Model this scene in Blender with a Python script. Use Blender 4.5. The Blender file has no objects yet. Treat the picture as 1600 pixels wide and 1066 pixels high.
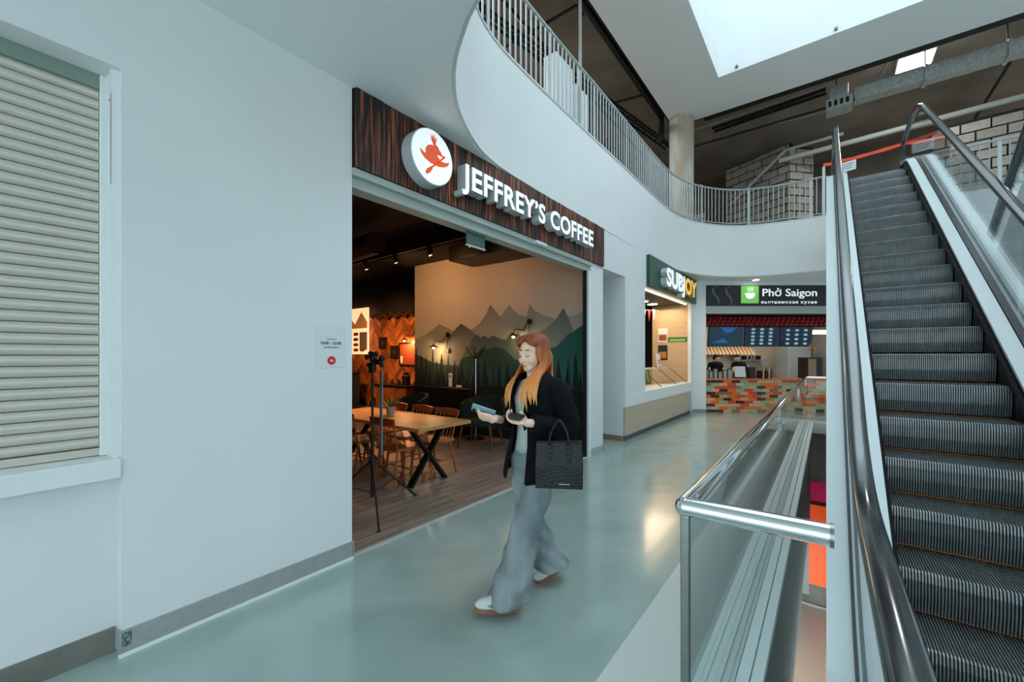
import bpy, bmesh, math, random
from mathutils import Vector, Matrix, geometry
random.seed(7)
PI = math.pi
SC = bpy.context.scene
COL = SC.collection

# ------------------------------------------------------------------ camera
CAM_H = 1.56
F_PX, HORIZON, VPX = 640.0, 556.5, 1291.0
cd = bpy.data.cameras.new('camera'); cam = bpy.data.objects.new('camera', cd); COL.objects.link(cam)
cd.sensor_fit = 'HORIZONTAL'; cd.sensor_width = 36.0; cd.lens = 36.0 * F_PX / 1600
cd.shift_y = (HORIZON - 533.0) / 1600; cd.clip_start = 0.02; cd.clip_end = 200
YAW = math.atan((VPX - 800) / F_PX)
cam.location = (0, 0, CAM_H); cam.rotation_euler = (PI / 2, 0, YAW)
SC.camera = cam

# ------------------------------------------------------------------ light
world = bpy.data.worlds.new('daylight'); SC.world = world; world.use_nodes = True
bg = world.node_tree.nodes['Background']; bg.inputs[0].default_value = (0.75, 0.95, 1.05, 1); bg.inputs[1].default_value = 2.1
def area(name, loc, rot, sx, sy, power, color, spread=PI):
    l = bpy.data.lights.new(name, 'AREA'); l.shape = 'RECTANGLE'; l.size = sx; l.size_y = sy
    l.energy = power; l.color = color; l.spread = spread
    o = bpy.data.objects.new(name, l); COL.objects.link(o); o.location = loc; o.rotation_euler = rot; return o
def point(name, loc, power, color, r=.05):
    l = bpy.data.lights.new(name, 'POINT'); l.energy = power; l.color = color; l.shadow_soft_size = r
    o = bpy.data.objects.new(name, l); COL.objects.link(o); o.location = loc; return o
def spot(name, loc, target, power, color, size=1.2, blend=.6, r=.05):
    l = bpy.data.lights.new(name, 'SPOT'); l.energy = power; l.color = color; l.spot_size = size; l.spot_blend = blend; l.shadow_soft_size = r
    o = bpy.data.objects.new(name, l); COL.objects.link(o); o.location = loc
    o.rotation_euler = (Vector(target) - Vector(loc)).to_track_quat('-Z', 'Y').to_euler(); return o
SKYC = (0.80, 0.95, 1.0)
area('skylight_daylight', (2.2, 5.6, 10.9), (0, 0, 0), 7.6, 8.6, 35, SKYC)

SC.view_settings.view_transform = 'Standard'; SC.view_settings.look = 'None'
SC.view_settings.exposure = 0.32; SC.view_settings.gamma = 1.0; SC.view_settings.use_curve_mapping = False

# ------------------------------------------------------------------ materials
def S(r, g, b):
    def c(v):
        v /= 255.0
        return v / 12.92 if v <= .04045 else ((v + .055) / 1.055) ** 2.4
    return (c(r), c(g), c(b), 1)
MATS = {}
def mat(name, col, rough=.5, metal=0, var=0, scale=6, bump=0, bscale=40, emis=0, ecol=None, stretch=(1, 1, 1), spec=.5, coat=0, col2=None, sharp=False):
    if name in MATS: return MATS[name]
    m = bpy.data.materials.new(name); m.use_nodes = True; nt = m.node_tree; b = nt.nodes['Principled BSDF']
    b.inputs['Base Color'].default_value = col; b.inputs['Roughness'].default_value = rough; b.inputs['Metallic'].default_value = metal
    b.inputs['Specular IOR Level'].default_value = spec
    if coat: b.inputs['Coat Weight'].default_value = coat; b.inputs['Coat Roughness'].default_value = .08
    if emis: b.inputs['Emission Color'].default_value = ecol or col; b.inputs['Emission Strength'].default_value = emis
    if var or bump:
        tc = nt.nodes.new('ShaderNodeTexCoord'); mp = nt.nodes.new('ShaderNodeMapping'); mp.inputs['Scale'].default_value = stretch
        nt.links.new(tc.outputs['Object'], mp.inputs['Vector'])
    if var:
        n = nt.nodes.new('ShaderNodeTexNoise'); n.inputs['Scale'].default_value = scale; n.inputs['Detail'].default_value = 5
        nt.links.new(mp.outputs[0], n.inputs['Vector'])
        r = nt.nodes.new('ShaderNodeValToRGB'); r.color_ramp.elements[0].position = .42 if sharp else .28; r.color_ramp.elements[1].position = .58 if sharp else .72
        d = col2 or tuple(max(0, x * (1 - var)) for x in col[:3]) + (1,)
        r.color_ramp.elements[0].color = d; r.color_ramp.elements[1].color = col if col2 else tuple(min(1, x * (1 + var * .5)) for x in col[:3]) + (1,)
        nt.links.new(n.outputs[0], r.inputs[0]); nt.links.new(r.outputs[0], b.inputs['Base Color'])
    if bump:
        n2 = nt.nodes.new('ShaderNodeTexNoise'); n2.inputs['Scale'].default_value = bscale; n2.inputs['Detail'].default_value = 3
        nt.links.new(mp.outputs[0], n2.inputs['Vector'])
        bp = nt.nodes.new('ShaderNodeBump'); bp.inputs['Strength'].default_value = bump; bp.inputs['Distance'].default_value = .01
        nt.links.new(n2.outputs[0], bp.inputs['Height']); nt.links.new(bp.outputs[0], b.inputs['Normal'])
    MATS[name] = m; return m
def per_object(m, amount=.25, hue=0):
    """each object that wears the material gets its own slight tone"""
    nt = m.node_tree; b = nt.nodes['Principled BSDF']
    oi = nt.nodes.new('ShaderNodeObjectInfo'); mr = nt.nodes.new('ShaderNodeMapRange')
    mr.inputs['To Min'].default_value = 1 - amount; mr.inputs['To Max'].default_value = 1 + amount
    nt.links.new(oi.outputs['Random'], mr.inputs['Value'])
    h = nt.nodes.new('ShaderNodeHueSaturation'); nt.links.new(mr.outputs[0], h.inputs['Value'])
    lk = [l for l in nt.links if l.to_socket == b.inputs['Base Color']]
    if lk: nt.links.new(lk[0].from_socket, h.inputs['Color'])
    else: h.inputs['Color'].default_value = b.inputs['Base Color'].default_value
    nt.links.new(h.outputs[0], b.inputs['Base Color']); return m
def glass(name, tint=(.93, .975, .97), refl=1.0):
    m = bpy.data.materials.new(name); m.use_nodes = True; nt = m.node_tree
    for n in list(nt.nodes): nt.nodes.remove(n)
    o = nt.nodes.new('ShaderNodeOutputMaterial'); t = nt.nodes.new('ShaderNodeBsdfTransparent'); g = nt.nodes.new('ShaderNodeBsdfGlossy')
    t.inputs[0].default_value = (*tint, 1); g.inputs['Roughness'].default_value = .0; g.inputs['Color'].default_value = (1, 1, 1, 1)
    fr = nt.nodes.new('ShaderNodeFresnel'); geo = nt.nodes.new('ShaderNodeNewGeometry'); ir = nt.nodes.new('ShaderNodeMapRange')   # a pane does not bend the ray, so both faces reflect alike
    ir.inputs['To Min'].default_value = 1.45; ir.inputs['To Max'].default_value = 1 / 1.45; nt.links.new(geo.outputs['Backfacing'], ir.inputs['Value']); nt.links.new(ir.outputs[0], fr.inputs[0])
    mx = nt.nodes.new('ShaderNodeMixShader')
    nt.links.new(fr.outputs[0], mx.inputs[0]); nt.links.new(t.outputs[0], mx.inputs[1]); nt.links.new(g.outputs[0], mx.inputs[2]); nt.links.new(mx.outputs[0], o.inputs[0])
    MATS[name] = m; return m

WHITE = mat('white_paint', (.78, .79, .79, 1), .55, var=.03, scale=1.5, bump=.05, bscale=120)
WHITE2 = mat('white_enamel', (.82, .84, .84, 1), .35)
CEIL = mat('ceiling_paint', (.88, .89, .88, 1), .8)
EPOXY = mat('green_grey_epoxy', S(172, 188, 182), .19, var=.16, scale=1.3, stretch=(1, .7, 1), spec=.6, coat=.35, col2=S(152, 170, 164))
TERRAZZO = mat('white_terrazzo', S(214, 216, 212), .4, var=.12, scale=160)
STEEL = mat('brushed_steel', S(160, 160, 158), .34, 1, var=.12, scale=3, stretch=(1, 8, 8))
BASEM = mat('base_plate', S(176, 178, 178), .4, .35, var=.1, scale=3, stretch=(1, 8, 8))
DULLSTEEL = mat('dull_steel', S(128, 124, 118), .45, .9, var=.3, scale=5)
CHROME = mat('polished_chrome', (.82, .84, .85, 1), .06, 1)
ALU = mat('aluminium', S(204, 208, 208), .4, .25)
BLACK = mat('black_paint', S(12, 12, 13), .5)
DARKCEIL = mat('dark_shop_ceiling', S(28, 22, 18), .8, var=.3, scale=2)
CONCRETE = mat('raw_concrete', S(150, 138, 126), .9, var=.35, scale=.9, bump=.3, bscale=14)
EPOXY.node_tree.nodes['Noise Texture'].inputs['Distortion'].default_value = 1.8
GREYLOW = mat('grey_plaster', S(150, 158, 158), .7, var=.08, scale=3)
GLASS = glass('clear_glass')
GLASSL = glass('light_glass', (.96, .985, .985))

# ------------------------------------------------------------------ mesh builder
class G:
    def __init__(s): s.v = []; s.f = []; s.mi = []
    def add(s, vs, fs, m=0):
        k = len(s.v); s.v += [tuple(p) for p in vs]
        for q in fs: s.f.append(tuple(i + k for i in q)); s.mi.append(m)
        return s
    def box(s, x0, x1, y0, y1, z0, z1, m=0):
        return s.add([(x0, y0, z0), (x1, y0, z0), (x1, y1, z0), (x0, y1, z0), (x0, y0, z1), (x1, y0, z1), (x1, y1, z1), (x0, y1, z1)],
                     [(3, 2, 1, 0), (4, 5, 6, 7), (0, 1, 5, 4), (1, 2, 6, 5), (2, 3, 7, 6), (3, 0, 4, 7)], m)
    def obox(s, c, size, mtx=None, m=0):
        a, b, d = size[0] / 2, size[1] / 2, size[2] / 2
        pts = [(-a, -b, -d), (a, -b, -d), (a, b, -d), (-a, b, -d), (-a, -b, d), (a, -b, d), (a, b, d), (-a, b, d)]
        mtx = mtx or Matrix.Identity(3)
        return s.add([Vector(c) + mtx @ Vector(p) for p in pts],
                     [(3, 2, 1, 0), (4, 5, 6, 7), (0, 1, 5, 4), (1, 2, 6, 5), (2, 3, 7, 6), (3, 0, 4, 7)], m)
    def bar(s, p0, p1, w, h, up=(0, 0, 1), m=0):
        p0 = Vector(p0); p1 = Vector(p1); d = p1 - p0; L = d.length; d.normalize()
        up = Vector(up)
        if abs(d.dot(up)) > .99: up = Vector((1, 0, 0))
        x = d.cross(up).normalized(); z = x.cross(d)
        M3 = Matrix((x, d, z)).transposed()
        return s.obox((p0 + p1) / 2, (w, L, h), M3, m)
    def cyl(s, p0, p1, r0, r1=None, n=12, m=0, cap=True):
        r1 = r0 if r1 is None else r1
        return s.tube([p0, p1], [r0, r1], n, m, cap)
    def tube(s, pts, r, n=8, m=0, cap=True):
        pts = [Vector(p) for p in pts]; N = len(pts)
        rs = r if isinstance(r, (list, tuple)) else [r] * N
        ref = None; vs = []
        for i, p in enumerate(pts):
            t = (pts[min(i + 1, N - 1)] - pts[max(i - 1, 0)]).normalized()
            if ref is None:
                ref = Vector((0, 0, 1)) if abs(t.z) < .9 else Vector((1, 0, 0))
            a = (ref - t * ref.dot(t)).normalized(); b = t.cross(a); ref = a
            for k in range(n):
                q = 2 * PI * k / n; vs.append(p + (a * math.cos(q) + b * math.sin(q)) * rs[i])
        fs = []
        for i in range(N - 1):
            for k in range(n):
                fs.append((i * n + k, i * n + (k + 1) % n, (i + 1) * n + (k + 1) % n, (i + 1) * n + k))
        if cap: fs.append(tuple(range(n - 1, -1, -1))); fs.append(tuple((N - 1) * n + k for k in range(n)))
        return s.add(vs, fs, m)
    def loft(s, rings, m=0, cap=True, closed=True):
        n = len(rings[0]); vs = [p for r in rings for p in r]; fs = []
        for i in range(len(rings) - 1):
            for k in range(n if closed else n - 1):
                fs.append((i * n + k, i * n + (k + 1) % n, (i + 1) * n + (k + 1) % n, (i + 1) * n + k))
        if cap and closed: fs.append(tuple(range(n - 1, -1, -1))); fs.append(tuple((len(rings) - 1) * n + k for k in range(n)))
        return s.add(vs, fs, m)
    def lathe(s, prof, c=(0, 0, 0), n=20, m=0, cap=True):
        c = Vector(c)
        return s.loft([[c + Vector((r * math.cos(2 * PI * k / n), r * math.sin(2 * PI * k / n), z)) for k in range(n)] for r, z in prof], m, cap)
    def ell(s, c, r, n=12, k=8, mtx=None, m=0):
        c = Vector(c); mtx = mtx or Matrix.Identity(3); rings = []
        for i in range(1, k):
            a = PI * i / k
            rings.append([c + mtx @ Vector((r[0] * math.sin(a) * math.cos(2 * PI * j / n), r[1] * math.sin(a) * math.sin(2 * PI * j / n), -r[2] * math.cos(a))) for j in range(n)])
        return s.loft(rings, m)
    def prism(s, poly, vec, m=0, m2=None):
        """polygon (3D points, concave allowed) extruded by vec"""
        P = [Vector(p) for p in poly]; V = Vector(vec); n = len(P)
        tris = geometry.tessellate_polygon([P])
        s.add(P + [p + V for p in P], [tuple(t) for t in tris] + [tuple(i + n for i in reversed(t)) for t in tris], m)
        return s.add(P + [p + V for p in P], [(i, (i + 1) % n, (i + 1) % n + n, i + n) for i in range(n)], m if m2 is None else m2)
    def mesh(s, name, mats, smooth=False, weld=False):
        me = bpy.data.meshes.new(name); me.from_pydata(s.v, [], s.f)
        for mm in (mats if isinstance(mats, (list, tuple)) else [mats]): me.materials.append(mm)
        me.polygons.foreach_set('material_index', s.mi)
        bm = bmesh.new(); bm.from_mesh(me)
        if weld: bmesh.ops.remove_doubles(bm, verts=bm.verts, dist=1e-5)
        bmesh.ops.recalc_face_normals(bm, faces=bm.faces); bm.to_mesh(me); bm.free()
        if smooth:
            me.polygons.foreach_set('use_smooth', [True] * len(me.polygons))
            if smooth is not True: me.set_sharp_from_angle(angle=math.radians(smooth))
        me.update(); return me
def wloc(o):
    v = Vector((0, 0, 0))
    while o is not None: v += o.location; o = o.parent
    return v
def link(me, name, parent=None, loc=None, rot=None, local=False):
    o = bpy.data.objects.new(name, me); COL.objects.link(o)
    if parent is not None:
        o.parent = parent
        if not local: o.location = -wloc(parent)
    if loc is not None: o.location = Vector(loc) if (parent is None or local) else Vector(loc) - wloc(parent)
    if rot is not None: o.rotation_euler = rot
    return o
def obj(g, name, mats, parent=None, smooth=False, local=False, bevel=0, weld=False):
    o = link(g.mesh(name, mats, smooth, weld), name, parent, None, None, local)
    if bevel:
        b = o.modifiers.new('edge', 'BEVEL'); b.width = bevel; b.segments = 2; b.limit_method = 'ANGLE'
    return o
def tag(o, label, cat, group=None):
    o['label'] = label; o['category'] = cat
    if group: o['group'] = group
    return o
def struct(o): o['kind'] = 'structure'; return o
def thing(name, label, cat, loc=(0, 0, 0), rotz=0, group=None):
    o = bpy.data.objects.new(name, None); COL.objects.link(o); o.empty_display_size = .1
    o.location = loc; o.rotation_euler = (0, 0, rotz); return tag(o, label, cat, group)
def dup(root, loc, rotz=0, label=None, group=None):
    r = root.copy(); COL.objects.link(r); r.location = loc; r.rotation_euler = (0, 0, rotz)
    if label: r['label'] = label
    if group: r['group'] = group
    for ch in list(root.children):
        c = ch.copy(); COL.objects.link(c); c.parent = r
        for gch in list(ch.children):
            d = gch.copy(); COL.objects.link(d); d.parent = c
    return r
def text_mesh(body, size, depth, bold=0, space=1.0):
    cu = bpy.data.curves.new('t', 'FONT'); cu.body = body; cu.size = size; cu.extrude = depth / 2; cu.offset = bold; cu.space_character = space
    cu.resolution_u = 4
    o = bpy.data.objects.new('t', cu); COL.objects.link(o)
    dg = bpy.context.evaluated_depsgraph_get(); me = bpy.data.meshes.new_from_object(o.evaluated_get(dg))
    bpy.data.objects.remove(o); bpy.data.curves.remove(cu)
    return me
def mesh_bounds(me):
    xs = [v.co.x for v in me.vertices]; ys = [v.co.y for v in me.vertices]
    return min(xs), max(xs), min(ys), max(ys)
# ------------------------------------------------------------------ the setting
def sbox(name, m, *boxes):
    g = G()
    for b in boxes: g.box(*b)
    return struct(obj(g, name, m))
VX0, VX1, VY0, VY1 = -.30, 0.0, 1.46, 11.95        # the gap beside the escalator, open to the level below
sbox('floor', EPOXY, (-3.6, -.877, -6, 18, -.25, 0), (-.877, 9, -6, 1.0, -.25, 0), (-.877, 9, 12.35, 18, -.25, 0), (2.85, 9, 1.0, 12.35, -.25, 0))
sbox('floor_border', TERRAZZO, (-.877, VX0 - .05, 1.0, 12.35, -.25, .001), (VX0 - .05, 2.85, 1.0, VY0 - .02, -.25, .001), (VX0 - .05, 2.85, VY1, 12.35, -.25, .001))
sbox('wall_void', GREYLOW, (VX0 - .2, VX0, VY0, VY1, -2.2, -.05))
sbox('trim_void', mat('trim_white_metal', S(232, 236, 236), .35), (VX0 - .045, VX0 + .005, VY0, VY1, -.05, .006), (VX0 + .012, VX0 + .06, VY0, VY1, -.05, .004))
LOWFLOOR = mat('brown_polished_stone', S(112, 88, 78), .16, var=.4, scale=60)
sbox('floor_lower', LOWFLOOR, (-8, 9, -6, 18, -4.5, -4.3))
sbox('wall_void_bounce', mat('pale_bounce', S(200, 206, 206), .6), (.03, .09, 1.5, 12.2, -4.3, -.03))  # wall added under the escalator, pale to brighten the glass reflection
sbox('wall_lower_back', GREYLOW, (-8, 9, 12.4, 12.6, -4.3, -.25))
sbox('wall_lower_left', GREYLOW, (-8.2, -8, -6, 12.6, -4.3, -.25))
sbox('wall_lower_right', GREYLOW, (9, 9.2, -6, 12.6, -4.3, -.25))
sbox('wall_lower_near', GREYLOW, (-8, 9, -6.2, -6, -4.3, -.25))
sbox('ceiling_lower', GREYLOW, (-8, -3.6, -6, 18, -.3, -.25))

WX = -2.9                                           # face of the shop front
sbox('wall_left', WHITE, (-3.3, WX, .452, 1.754, 0, 3.64), (-3.3, WX, -6, .452, 3.05, 3.64), (-3.3, -2.99, -6, .452, 0, .93))
g = G(); g.box(WX, WX + .012, .45, 1.757, .02, .135); g.box(WX - .02, WX + .012, 1.754, 1.766, .02, .135); g.box(WX - .03, WX + .013, .44, .452, .02, .135)
b = struct(obj(g, 'baseboard_left', BASEM))
g = G(); g.box(WX, WX + .016, .44, 1.76, 0, .02); struct(obj(g, 'trim_1', WHITE2))
g = G(); g.box(-2.99, -2.978, -6, .44, 0, .13); struct(obj(g, 'baseboard_recess', mat('recess_plate', S(140, 136, 130), .4, .4, var=.25, scale=4)))
# corner dirt patch where the base plate is torn
g = G(); g.box(WX + .012, WX + .014, .452, .49, .05, .125); obj(g, 'torn_plate', mat('torn_plate', S(70, 80, 80), .6, var=.6, scale=60, sharp=True, col2=S(150, 160, 158)), b)

# pilaster between the coffee shop and the passage, walls to the sandwich counter
sbox('wall_pilaster', WHITE, (-2.96, WX, 5.80, 6.075, 0, 3.64), (-3.3, WX, 6.075, 6.225, 0, 3.64))
sbox('baseboard_pilaster', BASEM, (WX, WX + .01, 5.80, 6.235, 0, .11), (-3.2, WX + .01, 6.225, 6.237, 0, .11))
sbox('wall_passage', WHITE, (-3.2, WX, 6.225, 12.36, 3.0, 3.64), (-3.2, WX, 7.165, 8.19, .80, 3.0), (-4.3, -3.2, 7.166, 7.3, 0, 3.0), (-3.2, -2.95, 7.166, 7.3, 0, .8), (-4.4, -4.3, 6.1, 7.3, 0, 3.0), (-4.4, -3.2, 6.1, 7.3, 3.0, 3.1), (-4.3, -3.3, 6.2, 6.225, 0, 3.0))
sbox('wall_counter_end', WHITE, (-2.99, WX, 11.75, 12.30, 0, 3.64))
sbox('baseboard_passage', mat('wood_base', S(150, 120, 98), .5), (-4.29, -2.95, 7.15, 7.165, 0, .10))
sbox('baseboard_counter_end', BASEM, (WX, WX + .01, 11.75, 12.30, 0, .10))
sbox('door_1', WHITE2, (-4.3, -4.26, 6.26, 7.12, 0.01, 2.3))

# slab edge curve of the upper gallery
raw = [(6, 1.36), (3, 1.38), (1, 1.40), (-.3, 1.45), (-1.0, 1.57), (-1.61, 1.79), (-1.83, 1.90), (-2.13, 2.11), (-2.435, 2.45), (-2.70, 2.94), (-2.82, 3.35), (-2.865, 3.9), (-2.885, 5), (-2.89, 6.5), (-2.9, 8), (-2.9, 9.3), (-2.87, 10.0), (-2.76, 10.6), (-2.56, 11.15), (-2.25, 11.65), (-1.85, 12.05), (-1.3, 12.32), (-.7, 12.42), (0, 12.45), (3, 12.45), (8, 12.45)]
def catmull(P, n=5):
    P = [Vector((*p, 0)) if len(p) == 2 else Vector(p) for p in P]; out = []
    for i in range(len(P) - 1):
        a = P[max(i - 1, 0)]; b = P[i]; c = P[i + 1]; d = P[min(i + 2, len(P) - 1)]
        for k in range(n):
            t = k / n
            out.append(.5 * ((2 * b) + (c - a) * t + (2 * a - 5 * b + 4 * c - d) * t * t + (3 * b - a - 3 * c + d) * t ** 3))
    out.append(P[-1]); return out
EDGE = [Vector(p) for p in catmull(raw, 4)]
def offset_path(P, d):
    out = []
    for i, p in enumerate(P):
        t = (P[min(i + 1, len(P) - 1)] - P[max(i - 1, 0)]).normalized(); out.append(p + Vector((-t.y, t.x, 0)) * d)
    return out
# inside of the void lies to the right of the walking direction reversed: slab is on the outer side
SLAB = 1
inner = EDGE; outer = offset_path(EDGE, -.14)
# pick the side away from the void centre
if (outer[60] - Vector((0, 6, 0))).length < (inner[60] - Vector((0, 6, 0))).length: outer = offset_path(EDGE, .14); SLAB = -1
SLABEDGE = offset_path(EDGE, .03 * -SLAB)
g = G(); Z0, Z1 = 3.64, 4.95
rings = [[(a.x, a.y, Z0), (a.x, a.y, Z1), (b.x, b.y, Z1), (b.x, b.y, Z0)] for a, b in zip(inner, outer)]
g.loft(rings); wb = struct(obj(g, 'wall_balcony', WHITE, smooth=40, weld=True))
lip = offset_path(EDGE, .012 * (1 if SLAB == 1 else -1)); lip2 = offset_path(EDGE, -.16 * (1 if SLAB == 1 else -1))
g = G(); g.loft([[(a.x, a.y, 4.95), (a.x, a.y, 4.972), (b.x, b.y, 4.972), (b.x, b.y, 4.95)] for a, b in zip(lip, lip2)]); struct(obj(g, 'trim_balcony', ALU, smooth=40, weld=True))
def slab(name, m, z0, z1, xl, extra):
    e = [Vector((p.x, p.y, z0)) for p in SLABEDGE]
    poly = e + [Vector((x, y, z0)) for x, y in extra]
    g = G(); g.prism(poly, (0, 0, z1 - z0)); return struct(obj(g, name, m))
slab('ceiling', CEIL, 3.63, 3.75, -3.05, [(8, 18), (-3.06, 18), (-3.06, -6), (6, -6)])
slab('floor_upper', CONCRETE, 4.58, 4.70, -9, [(8, 19), (-9, 19), (-9, -6), (6, -6)])
# atrium ceiling with the skylight well, raw concrete over the galleries
CGREY = mat('atrium_ceiling_paint', (.86, .865, .855, 1), .8)
sbox('ceiling_atrium', CGREY, (-3.30, -1.92, -6, 11.55, 7.8, 8.8), (-1.92, 9, 10.1, 11.55, 7.8, 8.8), (-1.92, 9, -6, 1.2, 7.8, 8.8), (6.4, 9, 1.2, 10.1, 7.8, 8.8))
sbox('wall_skylight', WHITE, (-1.93, -1.915, 1.2, 10.1, 7.802, 11.2), (-1.93, 6.4, 10.095, 10.11, 7.802, 11.2), (6.39, 6.405, 1.2, 10.1, 7.802, 11.2), (-1.93, 6.4, 1.19, 1.205, 7.802, 11.2))
sbox('ceiling_raw', CONCRETE, (-9, -3.30, -6, 19, 8.6, 8.8), (-3.30, 9, 11.55, 19, 8.6, 8.8))
sbox('trim_ceiling_shade', BLACK, (-3.3, 9, 11.55, 11.60, 7.80, 8.6), (-3.34, -3.3, -6, 11.6, 7.80, 8.6), (-2.6, 9, 11.6, 11.95, 7.9, 8.2))  # black strips paint in the shaded gap past the ceiling edge
sbox('wall_upper_left', CONCRETE, (-9.2, -9, -6, 19, 4.7, 8.8))
sbox('wall_upper_back', CONCRETE, (-9, 9, 19, 19.2, 4.7, 8.8))
sbox('wall_upper_near', CONCRETE, (-9, -2.0, -6.2, -6, 4.7, 8.8))
sbox('wall_right_light_stop', WHITE, (9, 9.2, -6, 19, 0, 3.0), (9, 9.2, -6, 19, 4.6, 8.8), (9, 9.2, 12, 19, 3.0, 4.6))  # unseen wall, upper part added to keep light off the balcony edge

# coffee shop shell
SHOPDARK = mat('dark_wall_paint', S(34, 24, 19), .75, var=.2, scale=3)
sbox('wall_shop_bulkhead', SHOPDARK, (-3.2, -2.96, 1.754, 5.80, 2.95, 4.0))
sbox('wall_shop_left', SHOPDARK, (-13.2, -3.3, .85, 1.0, 0, 4.0), (-3.5, -3.3, .85, 1.75, 0, 4.0))
sbox('wall_shop_far', SHOPDARK, (-13.2, -13.05, 1.0, 8, 0, 4.0))
sbox('wall_shop_back', SHOPDARK, (-13.2, -7.43, 7.46, 7.6, 0, 4.0), (-7.55, -7.43, 6.2, 7.46, 0, 4.0))
MURALBASE = mat('mural_beige', S(196, 182, 164), .85, var=.05, scale=2)
MURALDARK = mat('mural_bottom', S(14, 26, 28), .85)
sbox('wall_shop_mural', SHOPDARK, (-7.43, -2.96, 6.06, 6.2, 0, 4.0))
sbox('ceiling_shop', DARKCEIL, (-13.2, -2.96, .85, 7.6, 3.95, 4.1))
# upper dark beam and duct in front of the mural
WOODFLOOR = per_object(mat('floor_laminate', S(164, 142, 128), .42, var=.45, scale=2.2, stretch=(9, .6, 1), col2=S(104, 88, 80)), .14)
fs = sbox('floor_shop', mat('floor_shop_base', S(60, 48, 42), .6), (-13.2, -2.955, .85, 7.6, -.1, -.006))
fs.location.z = 0.0
me_plank = {}
for r in range(26):
    x1 = -2.958 - r * .192; y = 1.0 - (r * 0.47 % 1.3)
    while y < 6.06:
        a, b_ = max(y, 1.0), min(y + 1.3, 6.05); L = round(b_ - a, 3)
        if L > .05:
            if L not in me_plank:
                g = G(); g.box(-.19, 0, 0, L - .003, -.012, .001); me_plank[L] = g.mesh('plank', WOODFLOOR)
            link(me_plank[L], 'plank', fs, (x1, a, 0))
        y += 1.3
g = G(); g.box(-8.0, -7.9, 1.0, 6.05, -.012, 0.0); g.box(-13, -7.95, 1.0, 7.46, -.012, .0005)
o = obj(g, 'plank_field', WOODFLOOR, fs); o['kind'] = 'stuff'
sbox('trim_threshold', ALU, (-2.955, -2.915, 1.757, 5.80, -.01, .008))
# lintel profile, shutter guides
LINT = mat('lintel_grey', S(176, 184, 178), .5)
sbox('trim_lintel', LINT, (-3.0, -2.88, 1.757, 5.80, 2.955, 3.012), (-3.06, -2.925, 1.757, 5.80, 2.875, 2.955))
sbox('trim_guide', WHITE2, (-2.985, -2.9, 5.72, 5.80, 0, 2.875), (-3.05, -2.98, 1.754, 1.765, 0, 2.875))
sbox('trim_guide_dark', BLACK, (-2.985, -2.93, 5.685, 5.72, 0, 2.875))
# ------------------------------------------------------------------ escalators
RUBBER = mat('handrail_rubber', S(46, 48, 50), .16, spec=.6); RUBBER.node_tree.nodes['Principled BSDF'].inputs['IOR'].default_value = 1.95
RIB = mat('step_aluminium', S(136, 140, 140), .36, .5, var=.25, scale=9, stretch=(1, 1, 1))
GROOVE = mat('step_groove', S(16, 17, 18), .6)
YELLOW = mat('step_edge_orange', S(226, 120, 30), .5)
DECK = mat('escalator_deck', S(206, 212, 214), .34, .12)
SKIRT = mat('escalator_skirt', S(18, 20, 22), .35)
BRUSH = mat('skirt_brush', S(10, 10, 11), .9)
CLAD = mat('escalator_cladding', S(206, 212, 214), .4, .1)
SL = math.tan(math.radians(34.5)); YB, YT, ZT = 2.38, 9.29, 4.75
def esc_path(y0, y1, R=1.6, n=7):
    """side profile of the step band: level, bend, incline, bend, level, as (y, z)"""
    a = math.radians(34.5); tl = R * math.tan(a / 2); P = [(y0, 0.0)]
    for k in range(n + 1):
        q = a * k / n; P.append((YB - tl + R * math.sin(q), R - R * math.cos(q)))
    xs = YT - tl * math.cos(a); zs = ZT - tl * math.sin(a)
    for k in range(n + 1):
        q = a * (1 - k / n); P.append((YT + tl - R * math.sin(q), ZT - R + R * math.cos(q)))
    P.append((y1, ZT)); return P
def along(P, s):
    for (a, b), (c, d) in zip(P, P[1:]):
        L = math.hypot(c - a, d - b)
        if s <= L: return (a + (c - a) * s / L, b + (d - b) * s / L)
        s -= L
    return P[-1]
def strip(g, P, x0, x1, d0, d1, m=0):
    g.loft([[(x0, y, z + d0), (x1, y, z + d0), (x1, y, z + d1), (x0, y, z + d1)] for y, z in P], m); return g
SX0, SX1 = .285, 1.02          # clear step width
HX0, HX1 = .125, 1.185         # hand rails
def step_mesh():
    g = G(); n = 60; w = SX1 - SX0; p = w / n
    prof = [(.395, -.008), (.03, -.006), (.006, -.012), (.0, -.05), (.004, -.13), (.02, -.215)]
    g.loft([[(0, y, z) for y, z in prof] + [(0, .395, -.2)], [(w, y, z) for y, z in prof] + [(w, .395, -.2)]], 1)
    for k in range(n):
        a, b = k * p + p * .12, k * p + p * .62
        out = [(.395, .0), (.012, .0), (-.003, -.008), (-.009, -.05), (-.005, -.13), (.012, -.215)]
        ring = []
        for (y, z), (yo, zo) in zip(prof, out): ring.append([(a, y, z), (a, yo, zo), (b, yo, zo), (b, y, z)])
        g.loft(ring, 0, cap=False, closed=False)
    g.box(0, w, .372, .402, -.004, .003, 2)
    return g.mesh('step', [RIB, GROOVE, YELLOW])
ME_STEP = step_mesh()
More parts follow.
